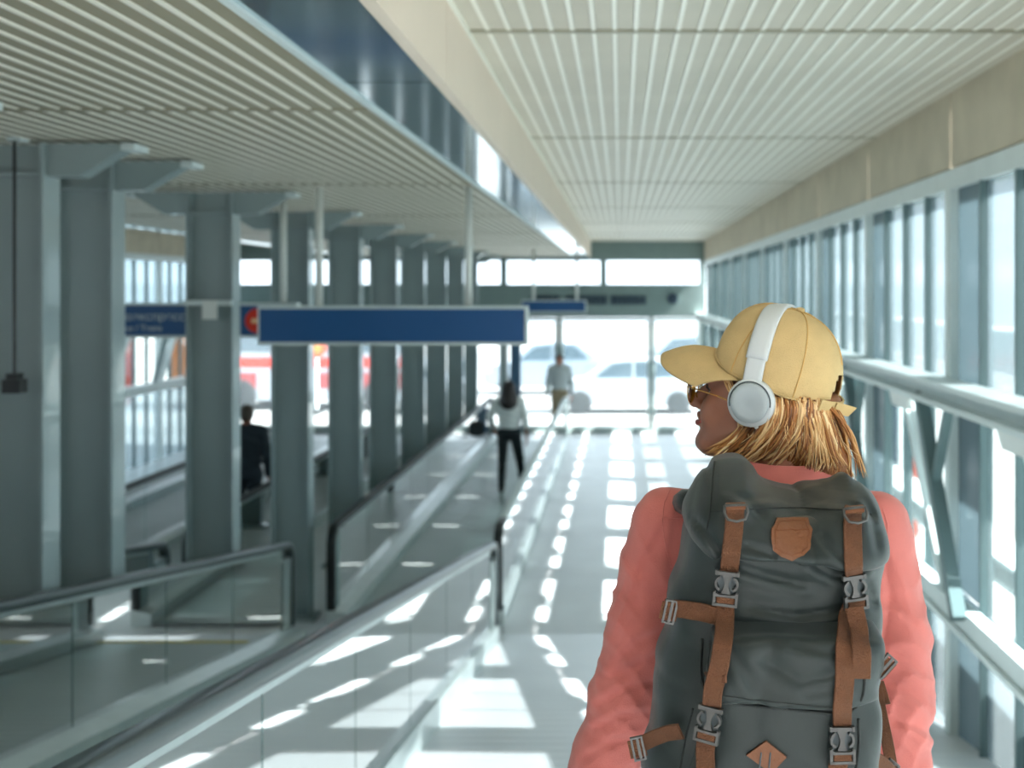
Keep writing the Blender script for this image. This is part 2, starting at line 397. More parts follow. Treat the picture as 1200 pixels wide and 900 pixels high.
# ------------------------------------------------------------------ steel columns
def column(y, label, group=None):
    r = empty('steel_column', (-3.17, y+0.15, 0)); setp(r, label, 'column', group)
    xa, xb, ya, yb = -3.35, -2.985, y, y+0.18
    top = ZLc-0.02
    for x0, x1 in ((xa, xa+0.022), (xb-0.022, xb)): box('flange', x0, x1, ya, yb, 0, top, M_col, r)
    box('web', xa+0.022, xb-0.022, ya+0.08, ya+0.10, 0, top, M_col, r)
    box('stiffener', xa+0.022, xb-0.022, ya+0.005, yb-0.005, ZLc-0.19, ZLc-0.17, M_col, r)
    for s in (1, -1):
        x = xb+0.002 if s == 1 else xa-0.002
        mobj('haunch', *prism([(x, top), (x+s*0.44, top), (x+s*0.40, top-0.03), (x+s*0.17, top-0.17), (x, top-0.17)], 'y', ya+0.03, yb-0.03), M_col, r)
        xe = sorted((x+s*0.40, x+s*0.47))
        box('end_plate', *xe, ya, yb, top-0.035, top-0.001, M_lgrey, r)
    box('base_plate', xa-0.06, xb+0.06, ya-0.05, yb+0.05, zr(y)-0.02, zr(y)+0.03, M_col, r)
    return r
gcol = 'grey steel columns along the walkway'
column(4.45, 'grey steel column nearest the start of the ramp, ahead of the cable column', gcol)
column(5.88, 'broad grey steel column beside the hanging black cable and box')
column(6.68, 'grey steel column standing close behind the cable column')
column(8.76, 'grey steel column carrying a small white notice')
for k in range(7):
    column(10.9+2.14*k, 'grey steel H-section column in the long row beside the level walkway', gcol)
nt_ = empty('notice_board', (-3.17, 8.74, CZ-0.1)); setp(nt_, 'small white notice strapped to a grey column', 'notice')
q = P(248, 361, 8.75)
box('sheet', q[0]-0.055, q[0]+0.055, 8.70, 8.712, q[2]-0.085, q[2]+0.06, M_white, nt_)
box('strap', -3.352, -2.983, 8.713, 8.75, q[2]+0.02, q[2]+0.06, M_lgrey, nt_)
hc = empty('hanging_cable', (-3.26, 5.80, CZ)); setp(hc, 'thin dark cable with a black plug box hanging beside a column', 'cable')
q0, q1 = P(17, 165, 5.80), P(17, 442, 5.80)
mobj('cable', *tube([q0+np.array([0, 0, 0.02]), q1], 0.009), M_black, hc)
b = join(vbox(q1[0]-0.045, q1[0]+0.045, 5.76, 5.84, q1[2]-0.08, q1[2]-0.01), vbox(q1[0]-0.03, q1[0]+0.03, 5.77, 5.83, q1[2]-0.01, q1[2]+0.02))
mobj('plug_box', *b, M_black, hc)
box('clip', q0[0]-0.035, q0[0]+0.035, 5.79, 5.878, q0[2], q0[2]+0.04, M_lgrey, hc)

# ------------------------------------------------------------------ moving walkways
def walkway(label, xl, xr, path, down_start, down_end, rail_mat, seg=1.25, hgt=0.86):
    y0, y1 = path[0][0], path[-1][0]
    zf = lambda y: float(np.interp(y, [p[0] for p in path], [p[1] for p in path]))
    r = empty('moving_walkway', ((xl+xr)/2, y1, zf(y1))); setp(r, label, 'walkway', 'moving walkways')
    yy = [p[0] for p in path]
    V = []; Fs = []
    for y in yy:
        for x in (xl+0.14, xr-0.14): V.append((x, y, zf(y)+0.03))
    Fs = [(2*i, 2*i+1, 2*i+3, 2*i+2) for i in range(len(yy)-1)]
    mobj('belt', V, Fs, M_belt, r)
    for ye in ((y1,) if rail_mat is M_rail else ()):
        yb = ye-0.02 if ye == y1 else ye
        yw = yb-0.14 if ye == y1 else yb+0.0
        mobj('comb_line', [(xl+0.15, yw, zf(yw)+0.034), (xr-0.15, yw, zf(yw)+0.034), (xr-0.15, yw+0.10, zf(yw+0.1)+0.034), (xl+0.15, yw+0.10, zf(yw+0.1)+0.034), (xl+0.15, yw, zf(yw)+0.028), (xr-0.15, yw, zf(yw)+0.028), (xr-0.15, yw+0.10, zf(yw+0.1)+0.028), (xl+0.15, yw+0.10, zf(yw+0.1)+0.028)], BOXF, M_yellow, r)
    for side, x in ((-1, xl), (1, xr)):
        inn = -side
        # skirt deck
        prof = sorted((x-side*0.14, x+side*0.05))
        V = []
        for y in yy:
            z = zf(y); V += [(prof[0], y, z-0.02), (prof[1], y, z-0.02), (prof[1], y, z+(0.16 if side == 1 else 0.12)), (prof[0], y, z+(0.12 if side == 1 else 0.16))]
        n = len(yy); Fs = [(0, 1, 2, 3), tuple(4*(n-1)+i for i in (3, 2, 1, 0))]
        for i in range(n-1):
            for k in range(4): Fs.append((4*i+k, 4*i+4+k, 4*i+4+(k+1) % 4, 4*i+(k+1) % 4))
        mobj('skirt', V, Fs, M_skirt, r)
        # glass panes
        L = y1-y0-0.5; n = max(1, int(round(L/seg)))
        for i in range(n):
            a = y0+0.25+L*i/n+0.008; b = y0+0.25+L*(i+1)/n-0.008
            cuts = sorted({a, b} | {p[0] for p in path if a < p[0] < b})
            V = []
            for c in cuts:
                for xx in (x-0.006, x+0.006): V += [(xx, c, zf(c)+0.13), (xx, c, zf(c)+hgt-0.015)]
            Fs = [(0, 1, 3, 2), tuple(4*(len(cuts)-1)+k for k in (0, 2, 3, 1))]
            for k in range(len(cuts)-1):
                o = 4*k; Fs += [(o, o+4, o+5, o+1), (o+2, o+3, o+7, o+6), (o+1, o+5, o+7, o+3), (o, o+2, o+6, o+4)]
            mobj('glass_pane', V, Fs, M_balus, r)
        # handrail with turned-down ends
        pts = []; R = 0.16
        if down_start:
            pts.append((y0, zf(y0)+0.16)); pts.append((y0, zf(y0)+hgt-R))
            for a in np.linspace(0, math.pi/2, 6)[1:]: pts.append((y0+R*(1-math.cos(a)), zf(y0)+hgt-R+R*math.sin(a)))
        else: pts.append((y0, zf(y0)+hgt))
        for p in path[1:-1]:
            if p[0] > pts[-1][0]+0.02: pts.append((p[0], p[1]+hgt))
        if down_end:
            for a in np.linspace(math.pi/2, 0, 6): pts.append((y1-R+R*math.cos(a), zf(y1-R)+hgt-R+R*math.sin(a)))
            pts.append((y1, zf(y1)+0.16))
        else: pts.append((y1, zf(y1)+hgt))
        # densify
        D = [pts[0]]
        for p in pts[1:]:
            m = max(1, int(math.hypot(p[0]-D[-1][0], p[1]-D[-1][1])/0.25)); q = D[-1]
            for k in range(1, m+1): D.append((q[0]+(p[0]-q[0])*k/m, q[1]+(p[1]-q[1])*k/m))
        if rail_mat is M_black and x == max(xl, xr) and x > AX:
            nb = next(i for i, p in enumerate(D) if p[0] > y0+0.3)
            mobj('handrail', *sweep_yz(x, D[nb:], 0.043, 0.028), M_lgrey, r, smooth=True); mobj('handrail_end', *sweep_yz(x, D[:nb+1], 0.043, 0.028), rail_mat, r, smooth=True)
        else: mobj('handrail', *sweep_yz(x, D, 0.043, 0.028), rail_mat, r, smooth=True)
        in2 = [(p[0], p[1]-0.04) for p in D if down_start*1.0 >= 0 and y0+0.2 < p[0] < y1-0.2]
        mobj('rail_guide', *sweep_yz(x, in2, 0.022, 0.018), M_steel, r)
        for ye, on in ((y0, down_start), (y1, down_end)):
            if on:
                ya, yb = (ye+0.03, ye+0.24) if ye == y0 else (ye-0.24, ye-0.03)
                box('newel_panel', x-0.02, x+0.02, ya, yb, zf(ye)+0.13, zf(ye)+hgt-0.10, M_steel if rail_mat is M_rail else M_dark, r)
    return r
up_path = [(Y0+0.1, zr(Y0)), (YR0, zr(0)), (9.85, zr(9.85))]
lv_path = [(10.7, 0.0), (17.0, 0.0), (24.0, 0.0)]
walkway('sloping moving walkway with grey handrails and clear glass sides beside the corridor floor', -2.86, -1.10, up_path, False, True, M_rail)
walkway('level moving walkway with black handrail ends carrying a dark-haired person', -2.72, -1.15, lv_path, True, True, M_black, hgt=0.92)
walkway('sloping moving walkway on the far side of the columns', mir(-1.10), mir(-2.86), up_path, False, True, M_rail)
walkway('level moving walkway on the far side of the columns under a person in dark suit', mir(-1.15), mir(-2.72), lv_path, True, True, M_black, hgt=0.92)

# ------------------------------------------------------------------ signs
def text_mesh(name, s, size, loc, m, parent, depth=0.004):
    cu = bpy.data.curves.new(name, 'FONT'); cu.body = s; cu.size = size; cu.extrude = depth/2
    t = bpy.data.objects.new(name, cu); COL.objects.link(t)
    t.rotation_euler = (math.pi/2, 0, 0); t.location = loc
    bpy.context.view_layer.update()
    me = bpy.data.meshes.new_from_object(t.evaluated_get(bpy.context.evaluated_depsgraph_get()))
    me.transform(t.matrix_world); bpy.data.objects.remove(t)
    me.materials.clear(); me.materials.append(m)
    o = link(bpy.data.objects.new(name, me), parent); o['kind'] = 'stuff'
    return o
def hang_sign(label, d, px0, px1, py0, py1, poles, top):
    a, b = P(px0, py0, d), P(px1, py1, d)
    r = empty('hanging_sign', ((a[0]+b[0])/2, d, b[2])); setp(r, label, 'sign')
    box('panel', a[0], b[0], d, d+0.10, b[2], a[2], M_blue, r)
    fr = join(vbox(a[0]-0.012, b[0]+0.02, d-0.006, d+0.106, a[2], a[2]+0.022), vbox(a[0]-0.012, b[0]+0.02, d-0.006, d+0.106, b[2]-0.022, b[2]), vbox(b[0], b[0]+0.02, d-0.006, d+0.106, b[2], a[2]), vbox(a[0]-0.012, a[0], d-0.006, d+0.106, b[2], a[2]))
    mobj('frame', *fr, M_lgrey, r)
    for p in poles:
        x = P(p, 300, d)[0]
        mobj('suspension_pole', *tube([(x, d+0.05, a[2]+0.02), (x, d+0.05, top)], 0.028, 10), M_white, r, smooth=True)
    return r, a, b
s1, a, b = hang_sign('plain blue hanging sign over the level walkway', 8.4, 304, 615, 362, 401, (372, 548), ZLc-0.012)
s2, a, b = hang_sign('blue hanging sign with white lettering and red round symbol', 9.6, 80, 345, 358, 393, (120, 330), ZLc-0.012)
text_mesh('lettering', 'Аэроэкспресс и П', 0.098, (P(122, 372, 9.6)[0], 9.596, P(0, 375.5, 9.6)[2]), M_lett, s2)
text_mesh('lettering', 'Bus / Trains', 0.072, (P(142, 388, 9.6)[0], 9.596, P(0, 387.5, 9.6)[2]), M_lett, s2)
c = P(302, 376, 9.6)
def disc_y(c, r, t, n=28): return prism([(c[0]+r*math.cos(2*math.pi*k/n), c[2]+r*math.sin(2*math.pi*k/n)) for k in range(n)], 'y', c[1]-t, c[1])
mobj('red_symbol', *disc_y((c[0], 9.597, c[2]), 0.105, 0.004), M_red, s2)
mobj('symbol_letter', *join(vbox(c[0]-0.05, c[0]+0.05, 9.588, 9.592, c[2]-0.02, c[2]+0.02)), mat('symbol_cream', (250, 200, 150), 0.5), s2)
s3, a, b = hang_sign('small blue hanging sign before the end doors', 21.0, 612, 686, 353, 365, (625, 676), ZLc-0.012)
# dark lettering on the header over the doors
hs = empty('header_sign', (-0.5, YE-0.02, CZ-0.15)); setp(hs, 'dark lettering strip on the grey header over the doors', 'sign')
for a_, b_ in ((622, 656), (664, 712), (716, 758)):
    p0, p1 = P(a_, 346, YE-0.02), P(b_, 357, YE-0.02)
    n = int((b_-a_)/5)
    for i in range(n):
        w = (p1[0]-p0[0])/n; x = p0[0]+i*w
        box('dark_letter', x, x+w*0.78, YE-0.03, YE-0.001, p1[2], p0[2], mat('letter_navy', (28, 50, 68), 0.5), hs)
sp = P(788, 350, YE-0.02)
dl = empty('wall_speaker', (sp[0], YE, sp[2])); setp(dl, 'round dark fitting on the grey header beside the lettering', 'speaker')
mobj('grille', *disc_y((sp[0], YE-0.03, sp[2]), 0.12, 0.05), MATS['letter_navy'], dl); mobj('rim', *disc_y((sp[0], YE-0.001, sp[2]), 0.15, 0.028), M_dark, dl)

# ------------------------------------------------------------------ outdoors: vehicles, banners
M_tyre = mat('tyre', (40, 44, 46), 0.8); M_carglass = mat('car_glass', (70, 92, 104), 0.1, spec=0.8)
def wheel(x, y, r, w, m, parent):
    # axle along Y
    n = 20; prof = [(r*0.6, -w/2), (r, -w/2+0.02), (r, w/2-0.02), (r*0.6, w/2)]
    V = []; Fs = []
    for k in range(n):
        a = 2*math.pi*k/n
        for rr, yy in prof: V.append((x+rr*math.cos(a), y+yy, r+rr*math.sin(a)-0.30))
    for k in range(n):
        for j in range(3): Fs.append((4*k+j, 4*((k+1) % n)+j, 4*((k+1) % n)+j+1, 4*k+j+1))
    Fs += [tuple(4*k for k in range(n)), tuple(4*k+3 for k in range(n))[::-1]]
    return mobj('wheel', V, Fs, M_tyre, parent)
def car(label, x0, y0, paint, s=1.0, flip=1, h=1.0):
    r = empty('parked_car', (x0, y0+0.85, -0.30)); setp(r, label, 'car', 'cars outside the doors')
    T = lambda pts: [(x0+flip*s*p[0], -0.30+s*h*p[1]) for p in pts]
    body = T([(-2.15, 0.30), (-2.2, 0.62), (-2.05, 0.84), (-1.2, 0.95), (1.3, 0.98), (2.0, 0.95), (2.15, 0.7), (2.15, 0.32), (1.8, 0.24), (-1.8, 0.24)])
    cab = T([(-1.3, 0.94), (-0.55, 1.46), (0.1, 1.53), (0.95, 1.50), (1.75, 1.0), (1.7, 0.94)])
    win = T([(-1.0, 0.99), (-0.48, 1.39), (0.08, 1.45), (0.08, 0.99)]); win2 = T([(0.16, 0.99), (0.16, 1.45), (0.86, 1.42), (1.38, 1.02)])
    if flip < 0: body, cab, win, win2 = body[::-1], cab[::-1], win[::-1], win2[::-1]
    mobj('body', *prism(body, 'y', y0, y0+1.7), paint, r); mobj('cabin', *prism(cab, 'y', y0+0.14, y0+1.56), paint, r)
    mobj('side_window', *prism(win, 'y', y0+0.125, y0+0.139), M_carglass, r); mobj('side_window', *prism(win2, 'y', y0+0.125, y0+0.139), M_carglass, r)
    for wx in (-1.35, 1.35):
        wheel(x0+flip*s*wx, y0+0.02, 0.32*s, 0.2, None, r); wheel(x0+flip*s*wx, y0+1.66, 0.32*s, 0.2, None, r)
    p = T([(-2.19, 0.66), (-1.95, 0.80)]); xs = sorted((p[0][0], p[1][0]))
    box('headlight', *xs, y0-0.01, y0+0.1, p[0][1], p[1][1], M_lgrey, r)
    return r
M_carw = mat('white_car_paint', (188, 194, 200), 0.3, coat=0.5); M_cars = mat('silver_car_paint', (150, 162, 172), 0.3, coat=0.5)
car('white parked car beyond the middle glass door', 0.25, 32.0, M_carw, 1.02, 1)
car('tall white parked van-like car beyond the right glass door', 2.6, 35.2, M_carw, 1.12, -1, 1.25)
car('silver parked car behind the white one', -2.4, 38.0, M_cars, 1.0, 1, 1.15)
bus = empty('city_bus', (-9.2, 34, -0.30)); setp(bus, 'white city bus with red band and dark windows outside', 'bus')
box('body', -12.5, -5.4, 33, 35.4, 0.0, 2.6, M_carw, bus)
box('red_band', -12.5, -5.4, 32.97, 33.0, 0.95, 1.25, M_red, bus)
for i in range(6): box('window', -12.3+i*1.15, -12.3+i*1.15+1.0, 32.97, 33.0, 1.4, 2.2, M_carglass, bus)
for i in range(6): box('red_panel', -12.2+i*1.15, -12.2+i*1.15+0.5, 32.965, 33.0, 0.35, 0.8, mat('dark_red', (170, 60, 60), 0.5), bus)
for x in (-11, -7): wheel(x, 33.0, 0.45, 0.25, None, bus); wheel(x, 35.3, 0.45, 0.25, None, bus)
rs = empty('round_road_sign', (-8.85, 31.0, -0.30)); setp(rs, 'round orange road sign on a thin post outside', 'road sign')
cq = P(371, 408, 31.0)
rs.location.x = cq[0]
mobj('disc', *disc_y((cq[0], 31.0, cq[2]), 0.26, 0.02), mat('sign_orange', (240, 90, 30), 0.5), rs); mobj('disc_centre', *disc_y((cq[0], 30.98, cq[2]), 0.13, 0.006), M_orange, rs)
mobj('post', *tube([(cq[0], 31.04, -0.30), (cq[0], 31.04, cq[2]+0.2)], 0.03), M_lgrey, rs)
def cloth(name, rgb): return glassmat(name, rgb, 0.0, white=rgb, gloss=0.0, trans=0.6)
def banner(label, x, y, z0, z1, w, m):
    r = empty('street_banner', (x, y+w/2, -0.30)); setp(r, label, 'banner')
    box('cloth', x-0.012, x+0.012, y, y+w, z0, z1, m, r)
    mobj('pole', *tube([(x, y-0.04, -0.30), (x, y-0.04, z1+0.1)], 0.03), M_lgrey, r)
    mobj('arm', *tube([(x, y-0.04, z1+0.03), (x, y+w, z1+0.03)], 0.014), M_lgrey, r)
bx = 3.0
banner('orange street banner close outside the truss wall', bx, 11.40, CZ-2.5, CZ-1.35, 0.45, cloth('banner_cloth_orange', (190, 100, 24)))
banner('slate blue street banner outside the truss wall', bx, 12.25, CZ-2.5, CZ-1.2, 0.6, cloth('banner_blue', (44, 68, 98)))
banner('small red street banner low outside the truss wall', bx, 10.3, CZ-2.55, CZ-2.1, 0.25, cloth('banner_red', (150, 36, 20)))
banner('pale orange street banner further along the truss wall', bx, 16.5, CZ-2.3, CZ-1.0, 1.0, cloth('banner_pale', (160, 96, 50)))
bl = -9.6
banner('red-orange street banner outside the far glazed wall', bl, 22.0, CZ-2.2, CZ-0.9, 0.5, cloth('banner_redorange', (226, 106, 70)))
banner('tan street banner outside the far glazed wall', bl, 24.3, CZ-2.1, CZ-0.9, 0.9, cloth('banner_tan', (232, 180, 130)))
banner('narrow red street banner beside the tan one', bl, 25.4, CZ-2.1, CZ-0.9, 0.5, MATS['banner_redorange'])

# ------------------------------------------------------------------ people: shared pieces
M_skin = mat('skin_tan', (160, 104, 80), 0.5, var=0.06, vscale=30, bump=0.05, bscale=300)
M_lip = mat('lip', (168, 88, 78), 0.45)

def build_hand():
    """left hand hanging down: wrist at origin, fingers towards -z, palm facing +x, thumb towards +y (front); half curled"""
    def f(p):
        d = s_cone(p, (0, 0, 0.02), (0, 0, -0.02), 0.024, 0.022)
        palm = s_box(p, (0, 0.002, -0.062), (0.014, 0.039, 0.044), 0.013)
        d = smin(d, palm, 0.016)
        for i, (y, l, r) in enumerate(((0.031, 0.070, 0.0088), (0.010, 0.078, 0.0092), (-0.011, 0.072, 0.0088), (-0.031, 0.057, 0.0078))):
            a = np.array([0.0, y, -0.098]); b = a+np.array([0.012, y*0.08, -0.46*l]); c = b+np.array([0.017, 0, -0.26*l]); e = c+np.array([0.019, 0, -0.16*l])
            g = smin(s_cone(p, a, b, r*1.05, r), smin(s_cone(p, b, c, r, r*0.92), s_cone(p, c, e, r*0.92, r*0.8), 0.002), 0.002)
            d = smin(d, g, 0.006)
        a = np.array([0.004, 0.030, -0.035]); b = np.array([0.014, 0.058, -0.066]); c = np.array([0.022, 0.066, -0.094])
        d = smin(d, smin(s_cone(p, a, b, 0.014, 0.0105), s_cone(p, b, c, 0.0105, 0.0085), 0.003), 0.009)
        return d
    return nets(f, (-0.045, -0.065, -0.205), (0.085, 0.095, 0.05), 0.0042)
HAND_L = build_hand()
def placed_hand(side, wrist, down, front, scale=1.0):
    """side +1 = person's left. front, down: world vectors. Palm turns towards the body"""
    V, Fs = HAND_L; V = V*scale
    dn = np.asarray(down, float); dn /= np.linalg.norm(dn); fr = np.asarray(front, float); fr -= dn*np.dot(fr, dn); fr /= np.linalg.norm(fr)
    z = -dn; y = fr; x = np.cross(y, z)          # +x of the frame: person's right when front is y
    W = V[:, 0:1]*x*(1 if side > 0 else -1)+V[:, 1:2]*y+V[:, 2:3]*z+np.asarray(wrist, float)
    return W, ([tuple(f) for f in Fs] if side > 0 else [tuple(f[::-1]) for f in Fs])

def bystander(label, loc, yaw, H, joints, cloth, hair_mode, top_long=False):
    """a walking figure a few dozen pixels tall; local frame: x right, y forward, z up, heights for 1.70 m"""
    r = empty('person', loc); setp(r, label, 'person', 'people in the hall')
    s = H/1.70; c, sn = math.cos(yaw), math.sin(yaw)
    def tw(V): V = np.asarray(V)*s; return np.stack([V[:, 0]*c-V[:, 1]*sn+loc[0], V[:, 0]*sn+V[:, 1]*c+loc[1], V[:, 2]+loc[2]], 1)
    J = dict(sh_l=(-0.18, 0, 1.40), sh_r=(0.18, 0, 1.40), el_l=(-0.24, -0.02, 1.12), el_r=(0.24, -0.02, 1.12), wr_l=(-0.25, 0.06, 0.88), wr_r=(0.25, 0.06, 0.88),
             hip_l=(-0.09, 0, 0.90), hip_r=(0.09, 0, 0.90), kn_l=(-0.10, 0.08, 0.49), kn_r=(0.10, -0.02, 0.49), an_l=(-0.10, 0.12, 0.09), an_r=(0.10, -0.16, 0.10)); J.update(joints)
    def legs(p, g):
        d = None
        for q in 'lr':
            a = smin(s_cone(p, J['hip_'+q], J['kn_'+q], 0.082+g, 0.056+g), s_cone(p, J['kn_'+q], J['an_'+q], 0.054+g, 0.040+g), 0.02)
            d = a if d is None else smin(d, a, 0.03)
        return smin(d, s_ell(p, (0, 0, 0.93), (0.165+g, 0.115+g, 0.13)), 0.04)
    def torso(p, g):
        d = smin(s_ell(p, (0, 0, 1.25), (0.175+g, 0.112+g, 0.25)), s_ell(p, (0, 0, 1.02), (0.150+g, 0.108+g, 0.16)), 0.08)
        d = smin(d, s_cone(p, (-0.13, 0, 1.41), (0.13, 0, 1.41), 0.062+g, 0.062+g), 0.05)
        for q in 'lr':
            a = smin(s_cone(p, J['sh_'+q], J['el_'+q], 0.055+g, 0.044+g), s_cone(p, J['el_'+q], J['wr_'+q], 0.043+g, 0.032+g), 0.01)
            d = smin(d, a, 0.025)
        return d
    def body(p):
        d = smin(torso(p, -0.012), legs(p, -0.012), 0.03)
        d = smin(d, s_cone(p, (0, 0, 1.40), (0, 0.015, 1.52), 0.052, 0.048), 0.03)
        d = smin(d, s_ell(p, (0, 0.012, 1.60), (0.072, 0.092, 0.108)), 0.02)
        d = smin(d, s_ell(p, (0, 0.045, 1.545), (0.045, 0.05, 0.05)), 0.02)
        d = smin(d, s_cone(p, (0, 0.10, 1.605), (0, 0.118, 1.575), 0.010, 0.013), 0.012)      # nose
        for q in (-1, 1): d = smin(d, s_ell(p, (q*0.074, 0.0, 1.595), (0.010, 0.018, 0.030)), 0.006)
        for q in 'lr': d = smin(d, s_cone(p, np.array(J['an_'+q])-(0, 0.03, 0.03), np.array(J['an_'+q])+(0, 0.12, -0.05), 0.038, 0.03), 0.02)
        return d
    lo, hi = (-0.45, -0.35, -0.03), (0.45, 0.35, 1.74)
    bm = nets(body, lo, hi, 0.013); parts = [(tw(bm[0]), bm[1])]
    for q, sd in (('l', 1), ('r', -1)):
        w = np.array(J['wr_'+q]); dn = w-np.array(J['el_'+q])
        hv, hf = placed_hand(sd, w, dn, (0, 1, 0)); parts.append((tw(hv), hf))
    mobj('body', *join(*parts), M_skin, r, smooth=True)
    hem = 0.86 if top_long else 0.98
    def top(p): return smax(torso(p, 0.016)+0.004*np.sin(p[2]*60+p[0]*25), hem-p[2], 0.01)
    def trou(p): return smax(smax(legs(p, 0.014)+0.003*np.sin(p[2]*48), 0.07-p[2], 0.01), p[2]-1.03, 0.01)
    t = nets(top, lo, hi, 0.011); mobj('jacket' if top_long else 'shirt', tw(t[0]), t[1], cloth[0], r, smooth=True)
    t = nets(trou, lo, hi, 0.012); mobj('trousers', tw(t[0]), t[1], cloth[1], r, smooth=True)
    for q in 'lr':
        a = np.array(J['an_'+q])
        def shoe(p): return smax(smin(s_cone(p, a-(0, 0.035, 0.045), a+(0, 0.14, -0.055), 0.046, 0.036), s_cone(p, a-(0, 0.01, 0), a+(0, 0, 0.02), 0.045, 0.042), 0.02), (a[2]-0.09)-p[2], 0.004)
        t = nets(shoe, a-(0.08, 0.12, 0.12), a+(0.08, 0.22, 0.09), 0.008); mobj('shoe', tw(t[0]), t[1], cloth[2], r, smooth=True)
    def hair(p):
        d = smax(s_ell(p, (0, 0.0, 1.615), (0.086, 0.104, 0.108)), p[1]*0.9-(p[2]-1.60)*0.9-0.055, 0.01)
        if hair_mode == 'long':
            d = smin(d, s_cone(p, (0, -0.045, 1.60), (0, -0.075, 1.42), 0.112, 0.150), 0.05)
            d = smin(d, s_cone(p, (0.04, -0.085, 1.45), (0.02, -0.09, 1.36), 0.08, 0.055), 0.05)
            d = d+0.004*np.sin(p[0]*140)
        return d
    t = nets(hair, (-0.26, -0.30, 1.22), (0.26, 0.18, 1.76), 0.010); mobj('hair', tw(t[0]), t[1], cloth[3], r, smooth=True)
    return r, tw
M_blk = mat('black_cloth', (30, 38, 42), 0.8); M_whc = mat('white_cloth', (232, 236, 234), 0.8); M_suit = mat('navy_suit', (26, 38, 46), 0.8)
M_greyc = mat('grey_jacket', (176, 184, 186), 0.8); M_brn = mat('brown_trousers', (140, 126, 102), 0.8); M_hairb = mat('dark_hair', (36, 28, 28), 0.5)
M_hairm = mat('brown_hair', (70, 58, 48), 0.6)
# person on the level walkway, walking away
w1, tw1 = bystander('person with long dark hair, white shirt and black trousers on the walkway', (-1.74, 17.8, 0.035), 0.0, 1.70,
    dict(el_l=(-0.30, -0.02, 1.16), wr_l=(-0.26, 0.10, 0.98), an_l=(-0.11, -0.10, 0.09), kn_l=(-0.11, 0.03, 0.49), an_r=(0.20, 0.18, 0.09), kn_r=(0.15, 0.14, 0.50), el_r=(0.25, -0.02, 1.12), wr_r=(0.27, 0.03, 0.86)), (M_whc, M_blk, M_black, M_hairb), 'long')
bg = empty('handbag', (-2.05, 17.86, 0.93)); setp(bg, 'black handbag on the arm of the person with long dark hair', 'bag')
t = nets(lambda p: s_box(p, (-2.24, 17.72, 1.02), (0.12, 0.05, 0.12), 0.05)+0.006*np.sin(p[0]*40), (-2.42, 17.62, 0.84), (-2.06, 17.84, 1.20), 0.014); mobj('pouch', *t, M_blk, bg, smooth=True)
mobj('strap', *tube([(-2.31, 17.72, 1.12), (-2.24, 17.73, 1.24), (-2.17, 17.73, 1.25), (-2.16, 17.72, 1.12)], 0.012), M_blk, bg)
# person outside the doors
bystander('person in grey jacket and brown trousers at the glass doors', (-1.33, 24.9, 0.0), math.pi, 1.78, {}, (M_greyc, M_brn, M_black, M_hairm), 'short', True)
# person in a dark suit beyond the columns
bystander('person in dark suit on the walkway beyond the columns', (-4.47, 13.6, 0.035), 0.1, 1.75, dict(wr_r=(0.24, 0.10, 0.86)), (M_suit, M_suit, M_black, M_hairm), 'short', True)

# ------------------------------------------------------------------ the traveller in the foreground
M_shirt = mat('pink_shirt', (206, 116, 108), 0.85, var=0.08, vscale=18, bump=0.2, bscale=500, sheen=0.2)
M_khaki = mat('trouser_khaki', (120, 112, 98), 0.85)
M_cap = mat('yellow_cap_cotton', (200, 172, 120), 0.85, var=0.05, vscale=40, bump=0.3, bscale=500)
M_seam = mat('cap_stitching', (198, 160, 96), 0.9)
M_hp = mat('white_plastic', (196, 202, 204), 0.4, spec=0.4)
M_hpg = mat('grey_plastic', (168, 178, 182), 0.5); M_hpd = mat('dark_slit', (60, 72, 76), 0.5)
M_gold = mat('gold_wire', (214, 168, 96), 0.25, metal=1.0); M_lens = glassmat('lens_glass', (236, 240, 240), 0.9, gloss=1.0)
M_pack = mat('pack_canvas', (30, 40, 39), 0.45, var=0.10, vscale=9, bump=0.14, bscale=900, spec=0.35, sheen=0.15)
M_packd = mat('pack_canvas_piping', (24, 31, 30), 0.65, bump=0.3, bscale=400)
M_web = mat('tan_webbing', (102, 62, 35), 0.75, var=0.12, vscale=60, bump=0.6, bscale=520)
M_leather = mat('tan_leather', (112, 66, 34), 0.55, var=0.10, vscale=25, bump=0.2, bscale=200)
M_leatherd = mat('leather_stitch', (112, 62, 28), 0.7)
M_buck = mat('grey_buckle', (66, 66, 64), 0.38, spec=0.6, var=0.05)

HA = math.radians(24)
HO = P(903, 455, 1.93)
HF = np.array([-math.cos(HA), math.sin(HA), 0.0]); HL = np.array([-math.sin(HA), -math.cos(HA), 0.0]); HU = np.array([0, 0, 1.0])
def hw(V):
    V = np.asarray(V, float).reshape(-1, 3); return HO+V[:, 0:1]*HF+V[:, 1:2]*HL+V[:, 2:3]*HU
PT = math.radians(12)
def hwp(V):
    """head frame, pitched back"""
    V = np.asarray(V, float).reshape(-1, 3); c, s = math.cos(PT), math.sin(PT)
    return hw(np.stack([V[:, 0]*c-V[:, 2]*s, V[:, 1], V[:, 0]*s+V[:, 2]*c], 1))
def hwf(V):
    """face features"""
    return hwp(np.asarray(V, float).reshape(-1, 3)-np.array([0.004, 0, 0.034]))

